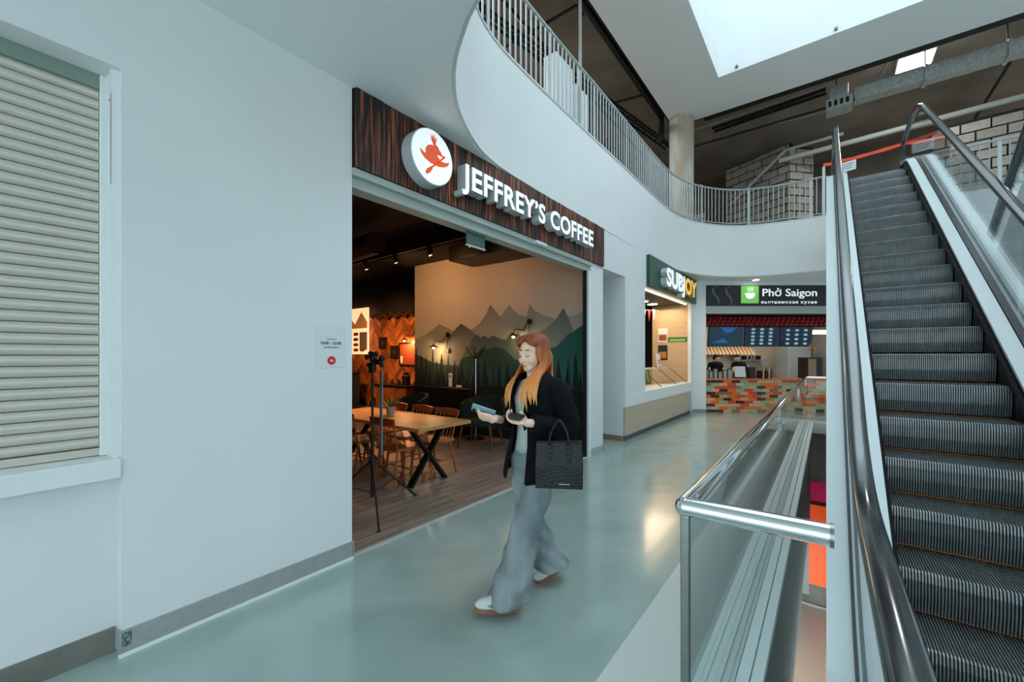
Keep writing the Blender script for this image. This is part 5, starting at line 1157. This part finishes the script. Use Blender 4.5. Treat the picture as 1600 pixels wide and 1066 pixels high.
# face details laid on the skin
from mathutils.bvhtree import BVHTree
bmx = bmesh.new(); bmx.from_mesh(body.data); bvh = BVHTree.FromBMesh(bmx)
def on_face(x, z, lift=.0008):
    o_ = hl((x, -.4, z)); d = H3 @ Vector((0, 1, 0)); hit = bvh.ray_cast(o_, d)[0]
    return (hit if hit else hl((x, -.1, z))) - d * lift
def ribbon(pts, ws, name, m, lift=.0012):
    g = G(); P = [on_face(x, z + w, lift) for (x, z), w in zip(pts, ws)]; Q = [on_face(x, z - w, lift) for (x, z), w in zip(pts, ws)]; d = H3 @ Vector((0, 1, 0)) * .002
    g.loft([[p, q, q + d, p + d] for p, q in zip(P, Q)]); obj(g, name, m, body, smooth=True, local=True)
BROW = mat('eyebrow_brown', S(120, 70, 46), .7); LASH = mat('eyelash_dark', S(58, 36, 30), .6); LIP = mat('lip_pink', S(218, 138, 128), .4); EYEW = mat('eyelid_shadow', S(238, 186, 162), .5)
for s in (-1, 1):
    ribbon([(s * x, z) for x, z in ((.012, 1.612), (.024, 1.615), (.036, 1.614), (.047, 1.607))], [.003, .0032, .0026, .001], 'eyebrow', BROW)
    ribbon([(s * x, z) for x, z in ((.014, 1.580), (.022, 1.576), (.032, 1.575), (.042, 1.579))], [.001, .0022, .0022, .001], 'eyelashes', LASH)
    ribbon([(s * x, z) for x, z in ((.015, 1.588), (.023, 1.589), (.032, 1.588), (.041, 1.586))], [.001, .003, .003, .001], 'eyelid', EYEW)
ribbon([(x, z) for x, z in ((-.021, 1.521), (-.010, 1.524), (0, 1.5235), (.010, 1.524), (.021, 1.521))], [.001, .004, .0036, .004, .001], 'upper_lip', LIP)
ribbon([(x, z) for x, z in ((-.018, 1.516), (-.009, 1.514), (0, 1.513), (.009, 1.514), (.018, 1.516))], [.001, .004, .005, .004, .001], 'lower_lip', LIP)
bmx.free()
# hair: shell over the skull and parted locks falling on the chest
def hair_mat():
    m = bpy.data.materials.new('ginger_hair'); m.use_nodes = True; nt = m.node_tree; b = nt.nodes['Principled BSDF']; b.inputs['Roughness'].default_value = .38
    tc = nt.nodes.new('ShaderNodeTexCoord'); sp = nt.nodes.new('ShaderNodeSeparateXYZ'); mr = nt.nodes.new('ShaderNodeMapRange'); mr.inputs[1].default_value = 1.25; mr.inputs[2].default_value = 1.66
    r = nt.nodes.new('ShaderNodeValToRGB'); r.color_ramp.elements[0].color = S(246, 176, 96); r.color_ramp.elements[1].color = S(140, 68, 34); q = r.color_ramp.elements.new(.5); q.color = S(216, 120, 58)
    mp = nt.nodes.new('ShaderNodeMapping'); mp.inputs['Scale'].default_value = (110, 110, 5); n = nt.nodes.new('ShaderNodeTexNoise'); n.inputs['Scale'].default_value = 1; n.inputs['Detail'].default_value = 3
    nt.links.new(tc.outputs['Object'], sp.inputs[0]); nt.links.new(sp.outputs[2], mr.inputs[0]); nt.links.new(mr.outputs[0], r.inputs[0]); nt.links.new(tc.outputs['Object'], mp.inputs[0]); nt.links.new(mp.outputs[0], n.inputs[0])
    mx = nt.nodes.new('ShaderNodeMix'); mx.data_type = 'RGBA'; mx.blend_type = 'OVERLAY'; mx.inputs[0].default_value = .75; nt.links.new(r.outputs[0], mx.inputs[6]); nt.links.new(n.outputs[0], mx.inputs[7]); nt.links.new(mx.outputs[2], b.inputs['Base Color'])
    bp = nt.nodes.new('ShaderNodeBump'); bp.inputs['Strength'].default_value = .6; bp.inputs['Distance'].default_value = .004; nt.links.new(n.outputs[0], bp.inputs['Height']); nt.links.new(bp.outputs[0], b.inputs['Normal']); return m
HAIR = hair_mat(); rh = random.Random(5)
g = G()
g.ell(hl((0, .026, 1.604)), (.084, .090, .094), 24, 16, H3)
for s in (-1, 1):
    for j in range(17):
        t = j / 16; a = math.radians(60 + 114 * t); sx, cy_ = s * math.sin(a), -math.cos(a)
        jt = lambda k=.006: rh.uniform(-k, k)
        y0 = -.060 + .14 * t
        top = 1.683 - .5 * max(0, abs(y0 + .0) - .03) 
        P = [hl((s * .004, y0, top + .010)), hl((s * (.050 + .012 * abs(sx)), y0 + .014 * cy_, top - .008)),
             hl((.087 * sx, .098 * cy_ + .024, 1.634)), hl((.090 * sx, .104 * cy_ + .020, 1.578)), hl((.091 * sx + s * .004, .102 * cy_ + .024, 1.51))]
        fr = 1 if t < .62 else 0                 # front locks fall forward over the chest
        q_ = t / .62
        ex = (.070 + .065 * (1 - fr) * abs(sx) + .035 * fr * rh.random()) * s; ey = -.125 * fr + .115 * (1 - fr) * (.4 + .6 * t)
        zt = 1.235 + .03 * rh.random() + .03 * t
        if fr:
            ex = s * (.048 + .100 * q_ + jt(.012)); ey = -.176 + .062 * q_ * q_
            P += [Vector((s * (.080 + .028 * q_), -.088 + .03 * q_, 1.438)), Vector((ex * .92, ey * .95 + jt(.004), 1.345)), Vector((ex * 1.02 + jt(.02), ey * 1.02 + jt(.006), 1.225 + .05 * rh.random()))]
        else: P += [Vector((s * (.088 * abs(sx) + .012), .3 * P[-1].y + .55 * ey, 1.43)), Vector((ex + jt(.012), ey * .95 + jt(), 1.345)), Vector((ex * 1.05 + jt(.035), ey * 1.10 + jt(.014), zt - .02 + jt(.02)))]
        C = catmull([tuple(p) for p in P], 4); n_ = len(C); rings = []
        for i, p in enumerate(C):
            tt = (C[min(i + 1, n_ - 1)] - C[max(i - 1, 0)]).normalized(); out = Vector((p.x, p.y - .0, 0)); out = (out - tt * out.dot(tt)); out = out.normalized() if out.length > 1e-4 else Vector((0, -1, 0)); sd = tt.cross(out)
            u = i / (n_ - 1); w = .021 * (.55 + .6 * math.sin(PI * min(u * 1.15, 1) ** .8)) * (1 if u < .85 else max(.12, (1 - u) / .15)); th = .0085 * (1 if u < .85 else max(.2, (1 - u) / .15))
            rings.append([p + sd * w * math.cos(q) + out * th * math.sin(q) for q in [2 * PI * k / 8 for k in range(8)]])
        g.loft(rings)
obj(g, 'hair', HAIR, WOMAN, smooth=True, local=True)
# clothes
BLAZ = mat('blazer_black', S(9, 9, 10), .85, spec=.2, var=.25, scale=60, bump=.1, bscale=300); TEE = mat('tee_grey', S(190, 192, 190), .85, var=.06, scale=12, bump=.1, bscale=60)
def denim():
    m = mat('washed_denim', S(166, 173, 174), .85, var=.35, scale=6, stretch=(1, 1, .45), bump=.25, bscale=240, col2=S(96, 110, 116)); return m
DENIM = denim()
g = G(); tee = [(.95, .150, .118), (1.02, .135, .106), (1.10, .127, .100), (1.20, .150, .112), (1.29, .160, .118), (1.345, .165, .095), (1.375, .12, .075), (1.385, .085, .066)]
g.loft([oval((0, -.004, z), rx, ry, 32) for z, rx, ry in tee]); obj(g, 'tee_shirt', TEE, WOMAN, smooth=True, local=True)
g = G(); rings = []
jk = [(.80, .205, .165, .42), (.86, .200, .160, .42), (.93, .192, .152, .40), (1.00, .176, .138, .38), (1.08, .162, .126, .36), (1.16, .168, .130, .34), (1.24, .180, .138, .33), (1.31, .186, .138, .36), (1.36, .196, .118, .45), (1.395, .178, .094, .56), (1.425, .115, .082, .70), (1.45, .078, .074, .80)]
n_ = 40
for z, rx, ry, op in jk:
    r_ = []
    for k in range(n_ + 1):
        ph = op + (2 * PI - 2 * op) * k / n_; fr = max(0, math.cos(ph)); low = max(0, (1.0 - z) / .2)
        wob = .006 * math.sin(ph * 7 + z * 9) * (1 if z < 1.3 else .3)
        r_.append(Vector(((rx + wob) * math.sin(ph), -(ry + wob) * math.cos(ph) + .004 - .03 * low * fr, z - .045 * low * fr ** 3)))
    rings.append(r_)
g.loft(rings, closed=False)
jo = obj(g, 'blazer', BLAZ, WOMAN, smooth=True, local=True); sm = jo.modifiers.new('t', 'SOLIDIFY'); sm.thickness = .012; sm.offset = 1
sb = jo.modifiers.new('s', 'SUBSURF'); sb.levels = 1; sb.render_levels = 1
for s, A_, E_, W_ in ((1, LS_, LE, LW), (-1, RS_, RE, RW)):
    A_, E_, W_ = Vector(A_), Vector(E_), Vector(W_); g = G()
    P = catmull([tuple(A_ + Vector((-s * .05, 0, .012))), tuple(A_ + Vector((s * .012, 0, -.005))), tuple(A_.lerp(E_, .5) + Vector((s * .02, .006, 0))), tuple(E_ + Vector((s * .006, .014, -.008))), tuple(E_.lerp(W_, .5)), tuple(W_)], 5)
    R = []
    for a, b_ in zip((.050, .074, .069, .064, .060), (.074, .069, .064, .060, .052)): R += [a + (b_ - a) * k / 5 + .0022 * math.sin(k * 2.5 + a * 90) for k in range(5)]
    R.append(.052); g.tube(P, R, 20); q = obj(g, 'sleeve', BLAZ, jo, smooth=True, local=True)
for s in (-1, 1):
    g = G(); P = [(s * .066, -.062, 1.425), (s * .082, -.098, 1.36), (s * .088, -.132, 1.27), (s * .055, -.137, 1.17), (s * .056, -.132, 1.10)]
    W = (.018, .034, .040, .022, .004); C = [Vector(p) for p in P]
    g.loft([[p + Vector((-s * w * .6, -.012, 0)), p + Vector((s * w, -.006, .004)), p + Vector((s * w, .004, .004)), p + Vector((-s * w * .6, -.004, 0))] for p, w in zip(C, W)]); obj(g, 'lapel', BLAZ, jo, local=True)
obj(G().ell((.058, -.150, 1.04), (.010, .005, .010), 10, 6), 'button', ALU, jo, smooth=True, local=True)
# jeans
g = G(); g.loft([oval((0, -.002, z), rx, ry, 28) for z, rx, ry in ((.80, .14, .10), (.86, .165, .125), (.93, .162, .124), (1.0, .142, .110), (1.04, .132, .104))])
for pts, rs in (([(.080, -.005, .93), (.075, -.055, .72), (.055, -.135, .48), (.035, -.195, .26), (.012, -.238, .075)], [.098, .094, .093, .108, .128]), ([(-.080, -.005, .93), (-.082, .0, .72), (-.080, .035, .48), (-.078, .125, .28), (-.072, .222, .10)], [.098, .092, .088, .100, .118])):
    C = catmull(pts, 8); n2 = len(C); rings = []
    for i, p in enumerate(C):
        u = i / (n2 - 1) * (len(rs) - 1); k = min(int(u), len(rs) - 2); r0 = rs[k] + (rs[k + 1] - rs[k]) * (u - k); ring = []
        for j in range(28):
            q = 2 * PI * j / 28; f = .007 * math.sin(3 * q + i * .55) + .006 * math.sin(5 * q - i * .8) + .005 * math.sin(i * 1.15 + math.cos(q) * 3)
            lo = 1 if i / n2 > .55 else .5; rr_ = r0 + f * lo
            ring.append(p + Vector((rr_ * math.cos(q), rr_ * math.sin(q) * (1.05), .012 * math.sin(q + 1) * lo)))
        rings.append(ring)
    g.loft(rings)
jn = link(fuse(g, .0065, 3, DENIM, 'jeans'), 'jeans', WOMAN, None, None, True)
SEAM = mat('denim_seam', S(150, 166, 172), .85)
for c, r_ in (((.012, -.238, .088), .128), ((-.072, .224, .112), .119)):
    obj(G().tube([(c[0] + r_ * math.cos(2 * PI * k / 32), c[1] + r_ * 1.05 * math.sin(2 * PI * k / 32), c[2] + .012 * math.sin(2 * PI * k / 32 + 1)) for k in range(33)], .004, 6), 'hem_seam', DENIM, jn, smooth=True, local=True)
# shoes
SHOEW = mat('shoe_white', S(214, 216, 214), .6, var=.08, scale=30); SOLE = mat('shoe_sole', S(150, 100, 78), .6)
def shoe(heel, toe, lift_t, lift_h):
    heel = Vector(heel); toe = Vector(toe); d = (toe - heel); L = d.length; d.normalize(); sd = Vector((0, 0, 1)).cross(d).normalized(); up = d.cross(sd)
    prof = [(0, .026, .05), (.03, .034, .075), (.10, .036, .085), (.16, .040, .068), (.21, .042, .052), (.245, .034, .038), (.265, .012, .02)]
    g = G(); rings = []
    for x, w, h in prof:
        c = heel + d * (x * L / .265)
        rings.append([c + sd * w * math.cos(q) + up * (.022 + h * max(0, math.sin(q))) if math.sin(q) >= 0 else c + sd * w * math.cos(q) + up * (.022 + .004 * math.sin(q)) for q in [2 * PI * k / 16 for k in range(16)]])
    g.loft(rings); s_ = obj(g, 'shoe', SHOEW, WOMAN, smooth=True, local=True)
    g = G(); g.loft([[heel + d * (x * L / .265) + sd * (w + .004) * sg + up * z for sg, z in ((-1, 0), (1, 0), (1, .026), (-1, .026))] for x, w, h in prof]); obj(g, 'sole', SOLE, s_, local=True)
shoe((.035, -.20, .005), (-.075, -.425, .045), 0, 0)
shoe((-.055, .335, .075), (-.105, .105, .004), 0, 0)
# phone, wallet, bag are held things of their own
M3 = Matrix((PHw, PHa, PHn)).transposed(); RW3 = Matrix.Rotation(RZ, 3, 'Z')
PH = thing('smartphone', 'pale blue smartphone held up by the walking person on the table side', 'phone', PW(PHc)); MW = RW3 @ M3
def place_at(c, g, mtx): g.v = [tuple(Vector(c) + mtx @ Vector(p)) for p in g.v]; return g
obj(place_at(PW(PHc), G().box(-.036, .036, -.075, .075, -.0045, .004), MW), 'case', mat('phone_blue', S(150, 180, 190), .35), PH, bevel=.006)
obj(place_at(PW(PHc), G().box(-.033, .033, -.072, .072, .004, .0052), MW), 'screen', mat('phone_glass', S(20, 24, 28), .1), PH)
obj(place_at(PW(PHc), G().box(.006, .030, .045, .068, -.0075, -.0045), MW), 'camera_bump', BLACK, PH, bevel=.003)
WC = LHW + LX * .085 + LZ * .030
X_ = LX; Z_ = (LZ - X_ * LZ.dot(X_)).normalized(); Y_ = Z_.cross(X_); WM = RW3 @ Matrix((X_, Y_, Z_)).transposed()
WLT = thing('wallet', 'dark wallet lying in the walking person’s open palm', 'wallet', PW(WC)); obj(place_at(PW(WC), G().box(-.062, .055, -.036, .036, -.010, .008), WM), 'cover', mat('wallet_leather', S(24, 22, 24), .4), WLT, bevel=.006); obj(place_at(PW(WC), G().box(-.064, .05, -.0365, .0365, -.002, .0), WM), 'zip', DULLSTEEL, WLT)
# hand bag on the forearm
CROC = mat('croc_leather', S(13, 13, 14), .38, spec=.35, var=.2, scale=40); nt = CROC.node_tree
vo = nt.nodes.new('ShaderNodeTexVoronoi'); vo.inputs['Scale'].default_value = 1; mp = nt.nodes.new('ShaderNodeMapping'); mp.inputs['Scale'].default_value = (50, 50, 90); tc = nt.nodes.new('ShaderNodeTexCoord'); bp = nt.nodes.new('ShaderNodeBump'); bp.inputs['Strength'].default_value = .5; bp.inputs['Distance'].default_value = .004
nt.links.new(tc.outputs['Object'], mp.inputs[0]); nt.links.new(mp.outputs[0], vo.inputs['Vector']); nt.links.new(vo.outputs['Distance'], bp.inputs['Height']); nt.links.new(bp.outputs[0], nt.nodes['Principled BSDF'].inputs['Normal'])
BAGC = PW((.285, -.075, .80)); BAGR = YAW - .12
HBG = thing('handbag', 'black crocodile leather tote hanging from the walking person’s forearm', 'bag', BAGC, BAGR)
def bag(g, n, m, p=None, sm=False, bv=0):
    o = obj(g, n, m, p or HBG, smooth=sm, local=True)
    if bv: b_ = o.modifiers.new('e', 'BEVEL'); b_.width = bv; b_.segments = 2; b_.limit_method = 'ANGLE'
    return o
bag(G().loft([[(-w, -d, z), (w, -d, z), (w, d, z), (-w, d, z)] for w, d, z in ((.134, .055, 0), (.137, .052, .13), (.132, .030, .262))]), 'body', CROC, None, False, .006)
bag(G().box(-.128, .128, -.026, .026, .258, .266), 'top_edge', BLACK)
for sy in (-1, 1):
    hp = [(-.055, sy * .046, .17), (-.055, sy * .040, .262), (-.040, sy * .034, .33), (0, sy * .030, .385), (.040, sy * .034, .33), (.055, sy * .040, .262), (.055, sy * .046, .17)]
    C = catmull(hp, 4); q = bag(G().tube(C, .0062, 8), 'handle', CROC, None, True)
    for x in (-.055, .055): bag(G().box(x - .013, x + .013, sy * .054 - .004, sy * .054 + .004, .155, .25), 'handle_tab', CROC, q)
g = G()
for k in range(10): g.box(.0 + k * .0062, .0 + k * .0062 + (.0042 if k != 6 else .002), -.0562, -.055, .025, .0305)
bag(g, 'metal_lettering', ALU)
for x in (-.11, .11): bag(G().cyl((x, -.03, -.006), (x, -.03, .002), .006, n=8), 'stud_foot', CHROME)

# cooks behind the noodle counter
def cook(l, d, label, turn, tilt):
    t = PT('person', label, 'person', l, d, 0, 'cooks in the noodle kitchen'); c = (l, d)
    g = G(); hx = l + tilt
    g.ell((hx, d - .02, 1.50), (.075, .09, .11), 14, 10); g.ell((hx + turn * .07, d - .03, 1.47), (.04, .05, .06), 10, 8); g.ell((hx + turn * .10, d - .04, 1.485), (.018, .016, .02), 8, 6); limb(g, [(l, d, 1.32), (hx, d - .01, 1.45)], [.055, .05])
    for s in (-1, 1):
        g.ell((hx + s * .075, d, 1.50), (.012, .02, .03), 8, 6)
        limb(g, [(l + s * .18, d, 1.30), (l + s * .23, d - .05, 1.06), (l + s * .13, d + .22, 1.0)], [.05, .042, .03]); hand(g, Vector((l + s * .13, d + .22, 1.0)), (-s * .2, 1, 0), (0, 0, -1), (.3, .3, .3)); limb(g, [(l + s * .09, d, .9), (l + s * .09, d, .5), (l + s * .09, d, .08)], [.085, .06, .045])
        g.ell((l + s * .09, d + .05, .045), (.045, .12, .044), 10, 6)
    g.loft([oval((l, d, z), rx, ry, 16) for z, rx, ry in ((.85, .15, .11), (1.05, .14, .1), (1.25, .17, .11), (1.36, .12, .07))])
    t2 = fuse(g, .012, 3); sh = Matrix.Translation(-t.b); t2.transform(sh); link(t2, 'body', t.o, None, None, True)
    g = G(); g.loft([oval((l, d, z), rx, ry, 20) for z, rx, ry in ((.70, .18, .14), (.95, .165, .13), (1.1, .165, .125), (1.27, .20, .13), (1.34, .18, .105), (1.385, .09, .075))])
    for s in (-1, 1): limb(g, [(l + s * .16, d, 1.31), (l + s * .235, d - .04, 1.10)], [.066, .058])
    t.part(g, 'black_shirt', BLAZ, smooth=True)
    g = G(); g.loft([oval((l + s_ * .09, d, z), .095, .10, 14) for s_, z in ((-1, .12), (-1, .75))]); g.loft([oval((l + .09, d, z), .095, .10, 14) for z in (.12, .75)]); t.part(g, 'trousers', BLAZ, smooth=40)
    g = G(); g.ell((hx, d - .015, 1.555), (.088, .10, .075), 14, 8); g.obox((hx + turn * .11, d - .03, 1.555), (.10, .12, .012)); t.part(g, 'cap', BLACK, smooth=40)
    g = G(); g.ell((hx - turn * .02, d + .0, 1.50), (.078, .092, .075), 12, 8); t.part(g, 'hair', mat('hair_dark', S(30, 22, 20), .6), smooth=True)
cook(6.45, 1.75, 'person in black shirt and dark cap, nearer the steel canisters', 1, .02); cook(7.22, 1.80, 'person in black shirt and dark cap behind the pale till screen', -1, -.05)
